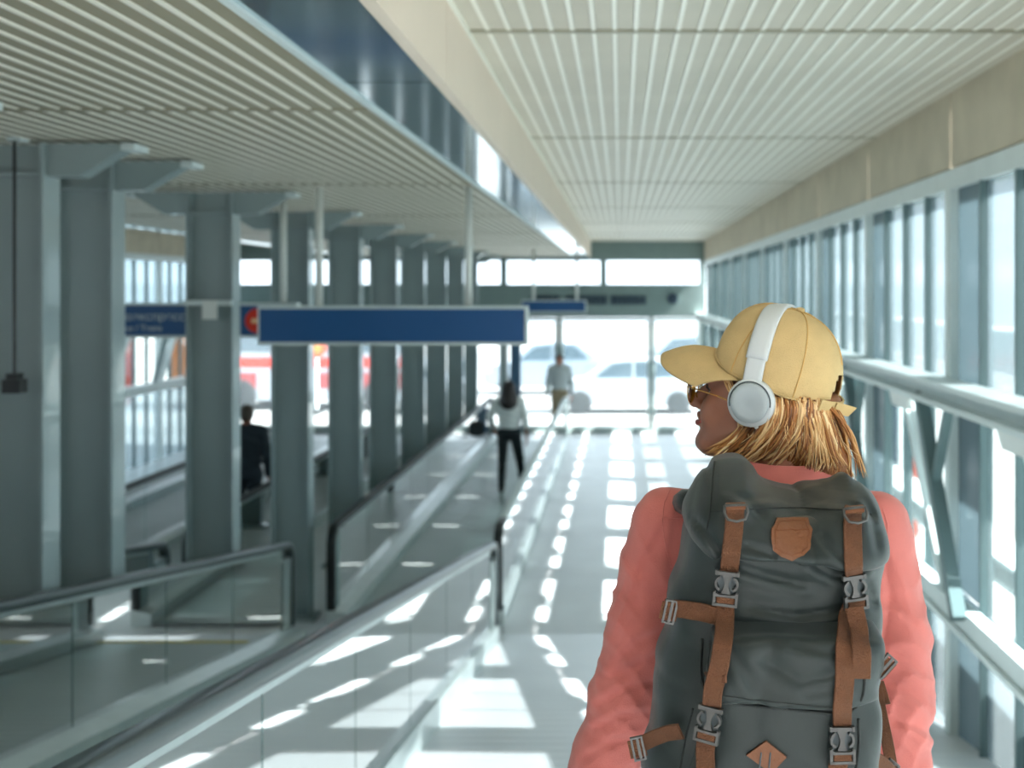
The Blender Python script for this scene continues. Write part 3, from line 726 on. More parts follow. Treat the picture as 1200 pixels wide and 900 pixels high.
# --- head (f forward, l to the left ear, u up), metres
def head_sdf(p):
    c = s_ell(p, (-0.006, 0, 0.000), (0.096, 0.075, 0.094))
    nk = s_cone(p, (-0.022, 0, -0.05), (-0.050, 0, -0.165), 0.056, 0.058)              # neck
    p = [p[0]+0.004, p[1], p[2]+0.034]
    d = smin(c, s_ell(p, (0.042, 0, -0.006), (0.064, 0.060, 0.080)), 0.03)
    d = smin(d, s_ell(p, (0.056, 0, -0.052), (0.048, 0.045, 0.045)), 0.03)             # jaw
    d = smin(d, s_ell(p, (0.097, 0, -0.084), (0.019, 0.022, 0.018)), 0.022)            # chin
    for q in (-1, 1):
        d = smin(d, s_ell(p, (0.078, q*0.036, -0.022), (0.026, 0.024, 0.028)), 0.022)  # cheeks
        d = smin(d, s_cone(p, (0.02, q*0.055, -0.040), (0.080, q*0.028, -0.080), 0.020, 0.018), 0.025)
        d = smax(d, -s_ell(p, (0.118, q*0.031, 0.012), (0.020, 0.017, 0.012)), 0.012)  # sockets
        d = smin(d, s_ell(p, (0.004, q*0.077, 0.010), (0.016, 0.010, 0.030)), 0.008)   # ears
    d = smin(d, s_cone(p, (0.096, -0.03, 0.030), (0.096, 0.03, 0.030), 0.013, 0.013), 0.015)
    d = smin(d, s_cone(p, (0.108, 0, 0.012), (0.131, 0, -0.020), 0.009, 0.012), 0.010)  # nose
    for q in (-1, 1): d = smin(d, s_ell(p, (0.117, q*0.010, -0.023), (0.011, 0.008, 0.008)), 0.006)
    d = smin(d, s_ell(p, (0.109, 0, -0.042), (0.013, 0.021, 0.0065)), 0.006)
    d = smin(d, s_ell(p, (0.107, 0, -0.054), (0.012, 0.018, 0.0065)), 0.006)
    d = smax(d, -s_ell(p, (0.122, 0, -0.0482), (0.010, 0.022, 0.0022)), 0.004)
    return smin(d, nk, 0.03)
hv, hf = nets(head_sdf, (-0.125, -0.11, -0.19), (0.16, 0.11, 0.11), 0.0026)
HEAD = (hwp(hv), hf)

BX = P(912, 560, 1.95)[0]; BY = 1.97; GZ = zr(1.97)
armL = [P(781, 614, 1.95), P(767, 668, 1.95), P(752, 735, 1.93), P(733, 815, 1.92), P(706, 905, 1.92), P(694, 985, 1.90)]
armR = [P(1026, 618, 1.97), P(1037, 680, 1.97), P(1050, 745, 1.95), P(1053, 820, 1.93), P(1048, 900, 1.92), P(1036, 985, 1.88)]
rad = [0.056, 0.055, 0.052, 0.048, 0.042, 0.030]
def limb(p, pts, rs, g, k=0.012):
    d = None
    for a, b, r0, r1 in zip(pts[:-1], pts[1:], rs[:-1], rs[1:]):
        e = s_cone(p, a, b, r0+g, r1+g); d = e if d is None else smin(d, e, k)
    return d
shz = CZ-0.40
def trunk(p, g):
    d = s_ell(p, (BX, BY, shz-0.16), (0.172+g, 0.115+g, 0.22))
    d = smin(d, s_ell(p, (BX, BY, shz-0.40), (0.150+g, 0.105+g, 0.20)), 0.08)
    d = smin(d, s_ell(p, (BX, BY, shz-0.56), (0.172+g, 0.120+g, 0.15)), 0.08)
    d = smin(d, s_cone(p, armL[0]+np.array([0.03, 0, 0.0]), (BX, BY, shz+0.075), 0.046+g, 0.045+g), 0.05)
    d = smin(d, s_cone(p, armR[0]+np.array([-0.03, 0, 0.0]), (BX, BY, shz+0.075), 0.046+g, 0.045+g), 0.05)
    return d
legs_pts = [[(BX+q*0.09, BY, GZ+0.86), (BX+q*0.10, BY-0.02, GZ+0.48), (BX+q*0.10, BY+0.02*q, GZ+0.09)] for q in (-1, 1)]
def lower(p, g):
    d = None
    for L in legs_pts:
        e = limb(p, [np.array(x) for x in L], [0.085, 0.058, 0.040], g, 0.02); d = e if d is None else smin(d, e, 0.03)
    return smin(d, s_ell(p, (BX, BY, GZ+0.92), (0.172+g, 0.122+g, 0.13)), 0.05)
def body_sdf(p):
    d = smin(trunk(p, -0.016), lower(p, -0.012), 0.04)
    d = smin(d, limb(p, armL, rad, -0.012), 0.02); d = smin(d, limb(p, armR, rad, -0.012), 0.02)
    nk = hw([(-0.030, 0, -0.13)])[0]
    d = smin(d, s_cone(p, (BX, BY, shz+0.02), nk, 0.058, 0.056), 0.03)
    for L in legs_pts:
        a = np.array(L[2]); d = smin(d, s_cone(p, a-(0, 0.03, 0.035), a+(0, 0.13, -0.055), 0.040, 0.030), 0.02)
    return d
bv, bf = nets(body_sdf, (BX-0.36, BY-0.20, GZ-0.01), (BX+0.36, BY+0.22, CZ-0.20), 0.010)
trav = empty('person', (BX, BY, GZ)); setp(trav, 'person in pink shirt and yellow cap seen from behind, looking aside', 'person')
parts = [HEAD, (bv, bf)]
for A, sd in ((armL, 1), (armR, -1)): parts.append(placed_hand(sd, A[5], A[5]-A[4], (0, 1, 0)))
mobj('body', *join(*parts), M_skin, trav, smooth=True)

def rid(a): return 1-2*np.abs(np.sin(a))**0.7      # sharp creases
def wr(p, k=1.0):
    """cloth folds"""
    x, y, z = p
    n = np.sin(34*x+22*z+3*np.sin(11*z+9*y))*0.0026+rid(29*z-17*x+2.5*np.sin(17*x+13*z))*0.0016+rid(46*z+20*y+3*np.sin(23*x))*0.0008
    return n*k
def arm_folds(p, A, k):
    """cross folds gathering at elbow and armpit"""
    x, y, z = p
    t = z-A[3][2]; sg = 1.0 if A is armL else -1.0
    env = np.exp(-(t/0.13)**2)+0.7*np.exp(-((z-A[1][2]+0.03)/0.055)**2)
    f1 = rid(52*z+sg*34*x+1.6*np.sin(38*x+21*y+9*z)); f2 = rid(83*z-sg*60*x+2.2*np.sin(27*x-31*y+14*z))
    long_ = rid(60*x+8*z*sg+2*np.sin(14*z))*np.exp(-((z-A[1][2]-0.01)/0.07)**2)
    return -k*(env*(f1*0.0026+f2*0.0014)+long_*0.0024)
def crease(p, lines, amp, wid):
    """sharp folds along lines given as photo points, pressed into the cloth"""
    px = VPX+p[0]*F/p[1]; py = VPY+(CZ-p[2])*F/p[1]; out = np.zeros_like(px)
    for L in lines:
        L = np.array(L, float); best = np.full(px.shape, 1e9); side = np.zeros_like(px)
        for a, b in zip(L[:-1], L[1:]):
            ab = b-a; t = np.clip(((px-a[0])*ab[0]+(py-a[1])*ab[1])/np.dot(ab, ab), 0, 1)
            dx_, dy_ = px-a[0]-t*ab[0], py-a[1]-t*ab[1]; d = np.hypot(dx_, dy_); m_ = d < best
            sg = (ab[0]*dy_-ab[1]*dx_)/np.hypot(*ab); side = np.where(m_, sg, side); best = np.where(m_, d, best)
        w = wid
        out = out+amp*(np.exp(-(best/w)**2)-0.7*np.exp(-((side-1.9*w)/(1.3*w))**2)*np.exp(-(np.maximum(best-3*w, 0)/w)**2))
    return out
SH_CR = [[(794, 604), (786, 650), (792, 700)], [(776, 622), (758, 655), (745, 695)], [(772, 742), (748, 752), (728, 770)], [(768, 768), (740, 782), (716, 792)], [(764, 800), (735, 806), (706, 822)], [(758, 836), (728, 838), (700, 852)], [(752, 866), (722, 868), (690, 886)],
         [(1036, 648), (1043, 700), (1036, 752)], [(1040, 700), (1058, 714), (1070, 730)], [(1042, 760), (1062, 772), (1080, 790)], [(1046, 800), (1068, 812), (1090, 834)], [(1050, 846), (1072, 850), (1092, 862)]]
sl = [0.060, 0.061, 0.060, 0.059, 0.058, 0.050]
def shirt_sdf(p):
    cr_ = np.where(p[1] < BY, crease(p, SH_CR, 0.0036, 4.5), 0.0)
    d = trunk(p, 0.004)+wr(p)
    d = smin(d, limb(p, armL, sl, 0.0)+arm_folds(p, armL, 1)+0.6*wr(p), 0.018)
    d = smin(d, limb(p, armR, sl, 0.0)+arm_folds(p, armR, 1)+0.6*wr(p), 0.018)
    d = smax(d, (armL[4][2]-0.045)-p[2]-10*np.maximum(0, 0.215-np.abs(p[0]-BX)), 0.006)   # cuffs
    d = d+cr_
    nk = hw([(-0.030, 0, -0.13)])[0]
    d = smax(d, (CZ-0.97)-p[2], 0.01)
    d = smax(d, -s_cone(p, (BX, BY, shz+0.02), nk+np.array([0, 0, 0.05]), 0.059, 0.062), 0.006)
    return d
sv, sf = nets(shirt_sdf, (BX-0.36, BY-0.20, CZ-1.0), (BX+0.36, BY+0.20, CZ-0.25), 0.0042)
shirt = mobj('shirt', sv, sf, M_shirt, trav, smooth=True)
ST = BVHTree.FromPolygons([tuple(q) for q in sv], sf)
def on_shirt(px, py, lift=0.0006):
    d = Vector((float((px-VPX)/F), 1.0, float((VPY-py)/F))).normalized(); h = ST.ray_cast(Vector((0, 0, CZ)), d)
    return None if h[0] is None else np.array(h[0]+h[1]*lift)
for pts in ([(786, 572), (778, 590), (776, 612), (780, 640), (786, 665)], [(1034, 596), (1040, 615), (1040, 640), (1036, 668)], [(776, 606), (790, 607), (800, 607)]):
    L_ = [on_shirt(np.interp(t, range(len(pts)), [q[0] for q in pts]), np.interp(t, range(len(pts)), [q[1] for q in pts])) for t in np.linspace(0, len(pts)-1, 22)]
    L_ = [q for q in L_ if q is not None]
    if len(L_) > 4: mobj('shirt_seam', *tube(np.array(L_), 0.0010, 5), M_shirt, trav, smooth=True)
# collar band
nb = np.array([P(920, 560, 1.93)[0], 1.925, P(0, 551, 1.86)[2]])
V = []; Fs = []
for k in range(40):
    a = 2*math.pi*k/40; ca_, sa_ = math.cos(a), math.sin(a)
    rz = 0.010*sa_
    for rr, dz in ((0.098, -0.045), (0.084, 0.018), (0.080, 0.018), (0.092, -0.045)): V.append((nb[0]+rr*1.02*ca_, nb[1]+rr*0.92*sa_, nb[2]+dz+rz))
for k in range(40):
    for j in range(4): Fs.append((4*k+j, 4*((k+1) % 40)+j, 4*((k+1) % 40)+(j+1) % 4, 4*k+(j+1) % 4))
mobj('collar', V, Fs, M_shirt, trav, smooth=True)
# cuffs, trousers, shoes
for A in (armL, armR):
    d = (A[5]-A[4])/np.linalg.norm(A[5]-A[4])
    mobj('cuff', *tube([A[4]+d*0.02, A[4]+d*0.03, A[4]+d*0.075, A[4]+d*0.085], [0.057, 0.059, 0.052, 0.044], 20, caps=False), M_shirt, trav, smooth=True)
tv, tf = nets(lambda p: smax(smax(lower(p, 0.010)+0.5*wr(p), GZ+0.07-p[2], 0.01), p[2]-(GZ+0.99), 0.01), (BX-0.3, BY-0.2, GZ), (BX+0.3, BY+0.2, GZ+1.02), 0.010)
mobj('trousers', tv, tf, M_khaki, trav, smooth=True)
for L in legs_pts:
    a = np.array(L[2])
    t = nets(lambda p: smax(smin(s_cone(p, a-(0, 0.035, 0.045), a+(0, 0.15, -0.055), 0.048, 0.038), s_cone(p, a, a+(0, 0, 0.02), 0.048, 0.044), 0.02), (a[2]-0.09)-p[2], 0.004), a-(0.08, 0.12, 0.12), a+(0.08, 0.24, 0.09), 0.007)
    mobj('shoe', *t, M_white, trav, smooth=True)
# eyes and brows
for q in (-1, 1):
    e = hwf([(0.089, q*0.031, 0.011)])[0]
    t = nets(lambda p: s_ell(p, e, (0.0115, 0.0115, 0.0115)), e-0.015, e+0.015, 0.0025); mobj('eye', *t, mat('eye_white', (225, 220, 214), 0.2), trav, smooth=True)
    mobj('eyelash', *tube(hwf([(0.094, q*0.045, 0.011), (0.103, q*0.040, 0.0155), (0.106, q*0.031, 0.018), (0.104, q*0.022, 0.015)]), [0.001, 0.0018, 0.0018, 0.001], 5), M_hairb, trav)
    mobj('eyebrow', *tube(hwf([(0.090, q*0.050, 0.030), (0.102, q*0.040, 0.036), (0.109, q*0.024, 0.034), (0.110, q*0.014, 0.030)]), [0.001, 0.0028, 0.003, 0.0018], 6), M_hairm, trav)
for u0, u1, rr in ((-0.0425, -0.0405, 0.0052), (-0.0545, -0.0555, 0.0058)):
    mobj('lip', *tube(hwf([(0.104, 0.021, -0.0475), (0.1140, 0.012, u0), (0.1190, 0, u1), (0.1140, -0.012, u0), (0.104, -0.021, -0.0475)]), [0.0015, rr*0.8, rr, rr*0.8, 0.0015], 8), M_lip, trav, smooth=True)

# --- hair: a base mass and many separate locks
M_hair = bpy.data.materials.new('blond_hair'); M_hair.use_nodes = True
nt = M_hair.node_tree; bs = nt.nodes['Principled BSDF']; ge = nt.nodes.new('ShaderNodeNewGeometry'); rp = nt.nodes.new('ShaderNodeValToRGB')
for i, (pos, c) in enumerate(((0.0, (92, 52, 26)), (0.3, (166, 104, 50)), (0.6, (212, 160, 96)), (1.0, (248, 222, 172)))):
    e = rp.color_ramp.elements[i] if i < 2 else rp.color_ramp.elements.new(pos)
    e.position = pos; e.color = (*lin(*c), 1)
nt.links.new(ge.outputs['Random Per Island'], rp.inputs[0]); nt.links.new(rp.outputs[0], bs.inputs['Base Color'])
bs.inputs['Roughness'].default_value = 0.42; bs.inputs['Specular IOR Level'].default_value = 0.6
M_hairbase = mat('hair_base', (140, 86, 44), 0.6, var=0.3, vscale=60, stretch=(1, 1, 0.15))
def hair_sdf(p):
    d = s_ell(p, (-0.029, 0, -0.01), (0.079, 0.077, 0.06))
    d = smin(d, s_cone(p, (-0.055, 0.005, -0.03), (-0.068, 0.01, -0.100), 0.056, 0.046), 0.03)
    d = smin(d, s_cone(p, (-0.02, 0.052, -0.045), (0.055, 0.058, -0.098), 0.028, 0.012), 0.03)
    d = smin(d, s_cone(p, (-0.07, -0.01, -0.045), (-0.112, 0.0, -0.112), 0.042, 0.026), 0.03)
    d = smax(d, p[2]-0.02-0.25*p[0], 0.01)
    return smax(d, p[0]-0.060, 0.01)
v, f = nets(hair_sdf, (-0.18, -0.12, -0.20), (0.10, 0.12, 0.07), 0.005)
hair = mobj('hair', hw(v), f, M_hairbase, trav, smooth=True)
HT = BVHTree.FromPolygons([tuple(q) for q in hw(v)], f)
def hp_(px, py, out, d0=1.85):
    """a point just outside the hair mass, on the side seen from behind"""
    d = Vector((float((px-VPX)/F), 1.0, float((VPY-py)/F))); L_ = d.length; h = HT.ray_cast(Vector((0, 0, CZ)), d.normalized())
    y = h[3]/L_ if h[0] is not None else d0
    return P(px, py, y-out)
locks = []
def bez(a, b, c, d, n=14):
    t = np.linspace(0, 1, n)[:, None]; return (1-t)**3*a+3*(1-t)**2*t*b+3*(1-t)*t**2*c+t**3*d
def lock(root, mid1, mid2, tip, r, seg=5, wave=0.0022):
    pts = bez(*[np.asarray(q, float) for q in (root, mid1, mid2, tip)])
    tt = np.linspace(0, 1, len(pts))[:, None]; amp = wave*np.sin(np.pi*tt)**0.7*np.sin(2*np.pi*(RNG.uniform(0.7, 1.6)*tt+RNG.uniform(0, 1)))
    pts = pts+amp*RNG.normal(size=3)*np.array([1, 0.5, 0.4])
    w = r*np.array([0.7, 1, 1, 1, 1, 1, 1, 1, 1, 0.95, 0.85, 0.7, 0.5, 0.15])
    locks.append(tube(pts, w, seg))
U = lambda a, b: float(RNG.uniform(a, b))
CL = RNG.uniform(0, 1, 46); CJ = RNG.normal(0, 6, (46, 3)); CLAY = RNG.uniform(-0.005, 0.007, 46)
for i in range(700):
    ci = i % 46; t = float(np.clip(CL[ci]+RNG.normal(0, 0.018), 0, 1)); lay = float(CLAY[ci]+RNG.normal(0, 0.0015)); jx = CJ[ci]
    if t < 0.60:      # falls from behind the ear cup and sweeps forward to the neck
        s = t/0.60
        root = hp_(872+84*s+U(-4, 4), 462+8*s+U(-4, 5), lay*0.5+0.002)
        m1 = hp_(884+76*s+U(-5, 5), 494+8*s+U(-5, 5), lay+0.004); m2 = hp_(866+66*s+jx[0]+U(-3, 3), 516+10*s+jx[1]*0.5+U(-3, 3), lay+0.008)
        tip = hp_(836+78*s+jx[2]*1.6+U(-5, 5), 530+14*s+jx[1]*0.6+U(-5, 5), lay+0.001, 1.88)
    else:             # falls from the back of the cap towards the far shoulder
        s = (t-0.60)/0.40
        root = hp_(934+40*s+U(-4, 4), 470+6*s+U(-3, 3), lay*0.3-0.002, 1.87)
        m1 = hp_(944+44*s+U(-5, 5), 496+U(-6, 6), lay+0.004); m2 = hp_(944+52*s+jx[0]*1.3+U(-3, 3), 522+jx[1]*0.6+U(-3, 3), lay+0.006)
        tip = hp_(930+76*s+jx[2]*1.8+U(-5, 5), 545+10*s+jx[1]*0.6+U(-5, 7), lay+0.002, 1.88)
    lock(root, m1, m2, tip, U(0.0010, 0.0028))
for i in range(46):   # locks over the temple, in front of the cup
    s = U(0, 1)
    root = hw([(0.052+U(-0.006, 0.016), 0.068+U(-0.004, 0.003), 0.026)])[0]; tip = hw([(0.020+U(-0.01, 0.014), 0.074+U(-0.003, 0.004), -0.062+U(-0.02, 0.015))])[0]
    m1 = hw([(0.046, 0.074, 0.010)])[0]; m2 = hw([(0.028, 0.078, -0.02)])[0]
    lock(root, m1, m2, tip, U(0.001, 0.002))
for i in range(110):  # the other side of the head
    s = U(0, 1)
    root = hw([(0.03-0.10*s, -0.074+0.03*s*s, 0.015-0.03*s)])[0]; m1 = hw([(0.02-0.11*s, -0.090+0.03*s, -0.03)])[0]
    m2 = hw([(0.01-0.12*s, -0.095+0.03*s, -0.07)])[0]; tip = hw([(0.02-0.13*s+U(-0.01, 0.01), -0.085+0.03*s+U(-0.01, 0.01), -0.120+U(-0.015, 0.01))])[0]
    lock(root, m1, m2, tip, U(0.0015, 0.0035))
for i in range(26):   # fine flyaway hairs
    s = U(0, 1)
    root = P(900+80*s, 490+U(-6, 10), 1.83); tip = P(870+135*s+U(-16, 18), 545+U(-14, 6), 1.85)
    lock(root, P(900+85*s+U(-12, 12), 512, 1.80), P(880+125*s+U(-14, 14), 530, 1.81), tip, U(0.0003, 0.0006), 4)
lk = mobj('hair_locks', *join(*locks), M_hair, trav, smooth=True); lk['kind'] = 'stuff'

# --- cap (local frame tilted back on the head)
TA = math.radians(20)
def capw(V):
    V = np.asarray(V, float).reshape(-1, 3).copy()
    f = V[:, 0]*math.cos(TA)-V[:, 2]*math.sin(TA); u = V[:, 0]*math.sin(TA)+V[:, 2]*math.cos(TA)
    return hw(np.stack([f-0.006, V[:, 1], u+0.0075], 1))
CA, CB, CH = 0.111, 0.090, 0.131
def crown_pt(phi, t, off=0.0):
    """phi 0 = front; t 0 = brim line .. 1 = button"""
    e = t*math.pi/2
    c = math.cos(e)**0.80; s = math.sin(e)**0.95
    fr = 0.5+0.5*math.cos(phi)
    hh = CH*(1+0.03*fr*math.sin(2*e))
    bulge = 1+0.055*math.sin(2*e)*fr
    pn = math.atan2(math.sin(phi), math.cos(phi)); lift = 0.020*math.exp(-(pn/0.62)**2)*(1-t)**2
    return ((CA+off)*math.cos(phi)*c*bulge, (CB+off)*math.sin(phi)*c, (hh+off)*s+lift)
NP_, NT_ = 96, 22
cap = empty('baseball_cap', tuple(HO+np.array([0, 0, 0.02]))); setp(cap, 'pale yellow baseball cap worn by the person in pink shirt', 'cap')
V = []; Fs = []; idx = {}
def keep(i, j):
    phi = 2*math.pi*(i+0.5)/NP_; dphi = abs(phi-math.pi)*0.095; t = (j+0.5)/NT_
    return not (dphi < 0.030 and t*0.2 < 0.20*0.26*math.sqrt(max(0, 1-(dphi/0.030)**2))+0.006)
for off in (0.0, -0.0025):
    for j in range(NT_+1):
        for i in range(NP_):
            idx[(off, i, j)] = len(V); V.append(crown_pt(2*math.pi*i/NP_, min(j/NT_, 0.999), off))
for j in range(NT_):
    for i in range(NP_):
        if not keep(i, j): continue
        k = (i+1) % NP_
        Fs.append((idx[(0.0, i, j)], idx[(0.0, k, j)], idx[(0.0, k, j+1)], idx[(0.0, i, j+1)]))
        Fs.append((idx[(-0.0025, i, j)], idx[(-0.0025, i, j+1)], idx[(-0.0025, k, j+1)], idx[(-0.0025, k, j)]))
        for (ii, jj, a, b) in ((i, j-1, (i, j), (k, j)), (i, j+1, (k, j+1), (i, j+1)), ((i-1) % NP_, j, (i, j+1), (i, j)), (k, j, (k, j), (k, j+1))):
            if jj < 0 or (jj < NT_ and not keep(ii, jj)):
                Fs.append((idx[(0.0, *a)], idx[(-0.0025, *a)], idx[(-0.0025, *b)], idx[(0.0, *b)]))
mobj('crown', capw(V), Fs, M_cap, cap, smooth=True)
for k in range(6):    # seams between the six panels
    phi = math.pi*k/3
    t0 = 0.36 if k == 3 else 0.0
    mobj('seam', *tube(capw([crown_pt(phi, t0+(0.985-t0)*j/18, 0.0006) for j in range(19)]), 0.0011, 6), M_seam, cap)
mobj('edge_binding', *tube(capw([crown_pt(a, 0.012, 0.0006) for a in np.linspace(-2.72, 2.72, 60)]), 0.0016, 6), M_cap, cap, smooth=True)
bt = np.array(capw([crown_pt(0, 0.999, 0.002)])[0])
mobj('button', *nets(lambda p: s_ell(p, bt, (0.009, 0.009, 0.005)), bt-0.012, bt+0.012, 0.0022), M_cap, cap, smooth=True)
# brim
V = []; Fs = []; nu, nv = 40, 14
def root_hu(ph):
    q = crown_pt(ph, 0.0); return np.array([q[0]*math.cos(TA)-q[2]*math.sin(TA)-0.006, q[1], q[0]*math.sin(TA)+q[2]*math.cos(TA)+0.0075])
for th in (0.0, -0.003):
    for j in range(nv+1):
        for i in range(nu+1):
            u = -1+2*i/nu; v_ = j/nv; a = root_hu(u*1.25)
            o = np.array([0.192-0.085*abs(u)**3.4, 0.083*u, 0.058-0.050*abs(u)**1.8])
            q = a+(o-a)*v_; q[2] += 0.010*math.sin(math.pi*v_)*(1-0.5*abs(u))+th
            V.append(q)
m = (nu+1)*(nv+1)
for j in range(nv):
    for i in range(nu):
        a = j*(nu+1)+i; b_ = a+1; c = a+nu+2; d = a+nu+1
        Fs += [(a, d, c, b_), (m+a, m+b_, m+c, m+d)]
for i in range(nu): a = nv*(nu+1)+i; Fs.append((a, m+a, m+a+1, a+1)); Fs.append((i, i+1, m+i+1, m+i))
for j in range(nv): a = j*(nu+1); Fs.append((a, m+a, m+a+nu+1, a+nu+1)); a = j*(nu+1)+nu; Fs.append((a, a+nu+1, m+a+nu+1, m+a))
mobj('brim', hw(V), Fs, M_cap, cap, smooth=True)
# back strap, its end sticking out
V = []
pts = [crown_pt(math.pi+a, 0.0, 0.006+0.004*k) for k, a in ((0, -0.62), (0, -0.4), (0, -0.2), (0, 0.0), (0, 0.2), (0, 0.40), (0, 0.60))]
S = np.array([(p[0], p[1], p[2]-0.003) for p in pts]); n = len(S); Vs = []
for q in S:
    o = np.array([q[0], q[1], 0]); o /= np.linalg.norm(o)
    for dr, dz in ((0, 0.0), (0.003, 0.0), (0.003, 0.019), (0, 0.019)): Vs.append(q+o*dr+np.array([0, 0, dz]))
Fq = [(0, 1, 2, 3), tuple(4*(n-1)+i for i in (3, 2, 1, 0))]+[(4*i+k, 4*i+4+k, 4*i+4+(k+1) % 4, 4*i+(k+1) % 4) for i in range(n-1) for k in range(4)]
mobj('back_strap', capw(Vs), Fq, M_cap, cap)
q0 = np.array(crown_pt(math.pi-0.26, 0.0, 0.011))+np.array([0, 0, 0.007]); q1 = q0+np.array([-0.020, -0.020, 0.0])
Vs = []
for q, hh in ((q0, 0.010), (q1, 0.009)):
    for dy, dz in ((0, -hh), (0.003, -hh), (0.003, hh), (0, hh)): Vs.append(q+np.array([0.001, dy, dz]))
Vs[6] = Vs[6]+np.array([-0.008, -0.005, 0.0]); Vs[7] = Vs[7]+np.array([-0.008, -0.005, 0.0])
mobj('strap_end', capw(Vs), [(0, 1, 2, 3), (7, 6, 5, 4)]+[(k, 4+k, 4+(k+1) % 4, (k+1) % 4) for k in range(4)], M_cap, cap)

# --- headphones
hp = empty('headphones', tuple(HO+HU*0.05)); setp(hp, 'white wireless on-ear headphones worn over the yellow cap', 'headphones')
EC = np.array([0.004, 0.0, -0.016])
def lathe_l(c, prof, seg=40):
    """profile (radius, l offset) turned round the left-right axis"""
    V = []; Fs = []
    for k in range(seg):
        a = 2*math.pi*k/seg
        for r, l in prof: V.append((c[0]+r*math.cos(a), c[1]+l, c[2]+r*math.sin(a)))
    n = len(prof)
    for k in range(seg):
        for j in range(n-1): Fs.append((n*k+j, n*k+j+1, n*((k+1) % seg)+j+1, n*((k+1) % seg)+j))
    Fs += [tuple(n*k for k in range(seg)), tuple(n*k+n-1 for k in range(seg))[::-1]]
    return np.array(V), Fs
for s_ in (1, -1):
    c = EC+np.array([0, s_*0.080, 0])
    pr = lambda P_: [(r, s_*l) for r, l in P_]
    fx = (lambda vf: vf) if s_ < 0 else (lambda vf: (vf[0], [q[::-1] for q in vf[1]]))
    v, f = fx(lathe_l(c, pr([(0.020, -0.006), (0.033, -0.006), (0.0365, -0.001), (0.0365, 0.005), (0.034, 0.008), (0.02, 0.008)]))); mobj('ear_cushion', hw(v), f, M_hpg, hp, smooth=True)
    v, f = fx(lathe_l(c, pr([(0.020, 0.0082), (0.0375, 0.0082), (0.0395, 0.011), (0.0395, 0.020), (0.0375, 0.0235), (0.033, 0.0245), (0.02, 0.0245)]))); cup = mobj('ear_cup', hw(v), f, M_hp, hp, smooth=True)
    v, f = fx(lathe_l(c, pr([(0.010, 0.0246), (0.0315, 0.0246), (0.0325, 0.0265), (0.031, 0.0285), (0.022, 0.0290), (0.020, 0.0284), (0.0, 0.0280)]))); mobj('cup_plate', hw(v), f, M_hpg, cup, smooth=True)
    arc = [c+np.array([0.0345*math.cos(a), s_*0.0246, 0.0345*math.sin(a)]) for a in np.linspace(math.radians(-10), math.radians(190), 30)]
    mobj('slit', *tube(hw(arc), 0.0011, 6), M_hpd, cup)
    v, f = fx(lathe_l(c+np.array([-0.008, s_*0.014, -0.0395]), pr([(0.001, -0.004), (0.0028, -0.003), (0.0028, 0.003), (0.001, 0.004)]), 10)); mobj('knob', hw(v), f, M_white, cup)
# headband: arc over the cap in the l-u plane, leaning slightly back
ARC = []
RB, HB = 0.0995, 0.1455
for a in np.linspace(math.radians(4), math.radians(176), 49):
    ca_, sa_ = math.cos(a), math.sin(a)
    ARC.append((EC[0]-0.022*sa_, RB*math.copysign(abs(ca_)**0.82, ca_), EC[2]+0.020+HB*sa_*0.93))
ARC = np.array(ARC)
def band(pts, half, thick, taper=None):
    V = []; n = len(pts); T = np.gradient(pts, axis=0); T /= np.linalg.norm(T, axis=1)[:, None]
    for i, p in enumerate(pts):
        w = np.array([1.0, 0, 0]); w -= T[i]*np.dot(w, T[i]); w /= np.linalg.norm(w); nn = np.cross(T[i], w)
        h_ = half if taper is None else half*taper[i]
        for k in range(12):
            a = 2*math.pi*(k+0.5)/12; cx, sx = math.cos(a), math.sin(a)
            V.append(p+w*h_*math.copysign(abs(cx)**0.45, cx)+nn*thick*math.copysign(abs(sx)**0.6, sx))
    Fs = [(i*12+k, i*12+(k+1) % 12, (i+1)*12+(k+1) % 12, (i+1)*12+k) for i in range(n-1) for k in range(12)]
    Fs += [tuple(range(12))[::-1], tuple(range((n-1)*12, n*12))]
    return np.array(V), Fs
v, f = band(ARC[5:-5], 0.0185, 0.0045); mobj('headband', hw(v), f, M_hp, hp, smooth=True)
for sl_ in (ARC[:7], ARC[-7:]):
    v, f = band(sl_, 0.0160, 0.0032); mobj('slider', hw(v), f, M_hp, hp, smooth=True)

# --- glasses
gl = empty('eyeglasses', tuple(hwf([(0.12, 0, 0.0)])[0])); setp(gl, 'thin gold-rimmed round glasses on the person in the yellow cap', 'glasses')
for q in (-1, 1):
    c = np.array([0.131, q*0.033, 0.003]); ring = []; 
    for a in np.linspace(0, 2*math.pi, 41): ring.append(c+np.array([-0.10*(0.024*math.cos(a)*q) if True else 0, 0.0245*math.cos(a), 0.0225*math.sin(a)])+np.array([0.004*math.sin(a), 0, 0]))
    ring = np.array(ring)
    v, f = tube(hwf(ring), 0.0012, 7); mobj('rim', v, f, M_gold, gl, smooth=True)
    V = np.concatenate([hwf(ring[:-1]), hwf([c])+0]); n = 40
    V2 = np.concatenate([V, V+HF*0.0012])
    Fs = [(i, (i+1) % n, n) for i in range(n)]+[((i+1) % n+41, i+41, n+41) for i in range(n)]+[((i+1) % n, i, i+41, (i+1) % n+41) for i in range(n)]
    mobj('lens', V2, Fs, M_lens, gl, smooth=True)
    mobj('temple_arm', *tube(hwf([(0.130, q*0.060, 0.010), (0.122, q*0.068, 0.012), (0.07, q*0.0725, 0.010), (0.035, q*0.077, 0.006)]), 0.0011, 6), M_gold, gl)
    mobj('nose_pad', *tube(hwf([(0.131, q*0.009, -0.004), (0.125, q*0.0115, -0.012)]), 0.0015, 6), M_gold, gl)
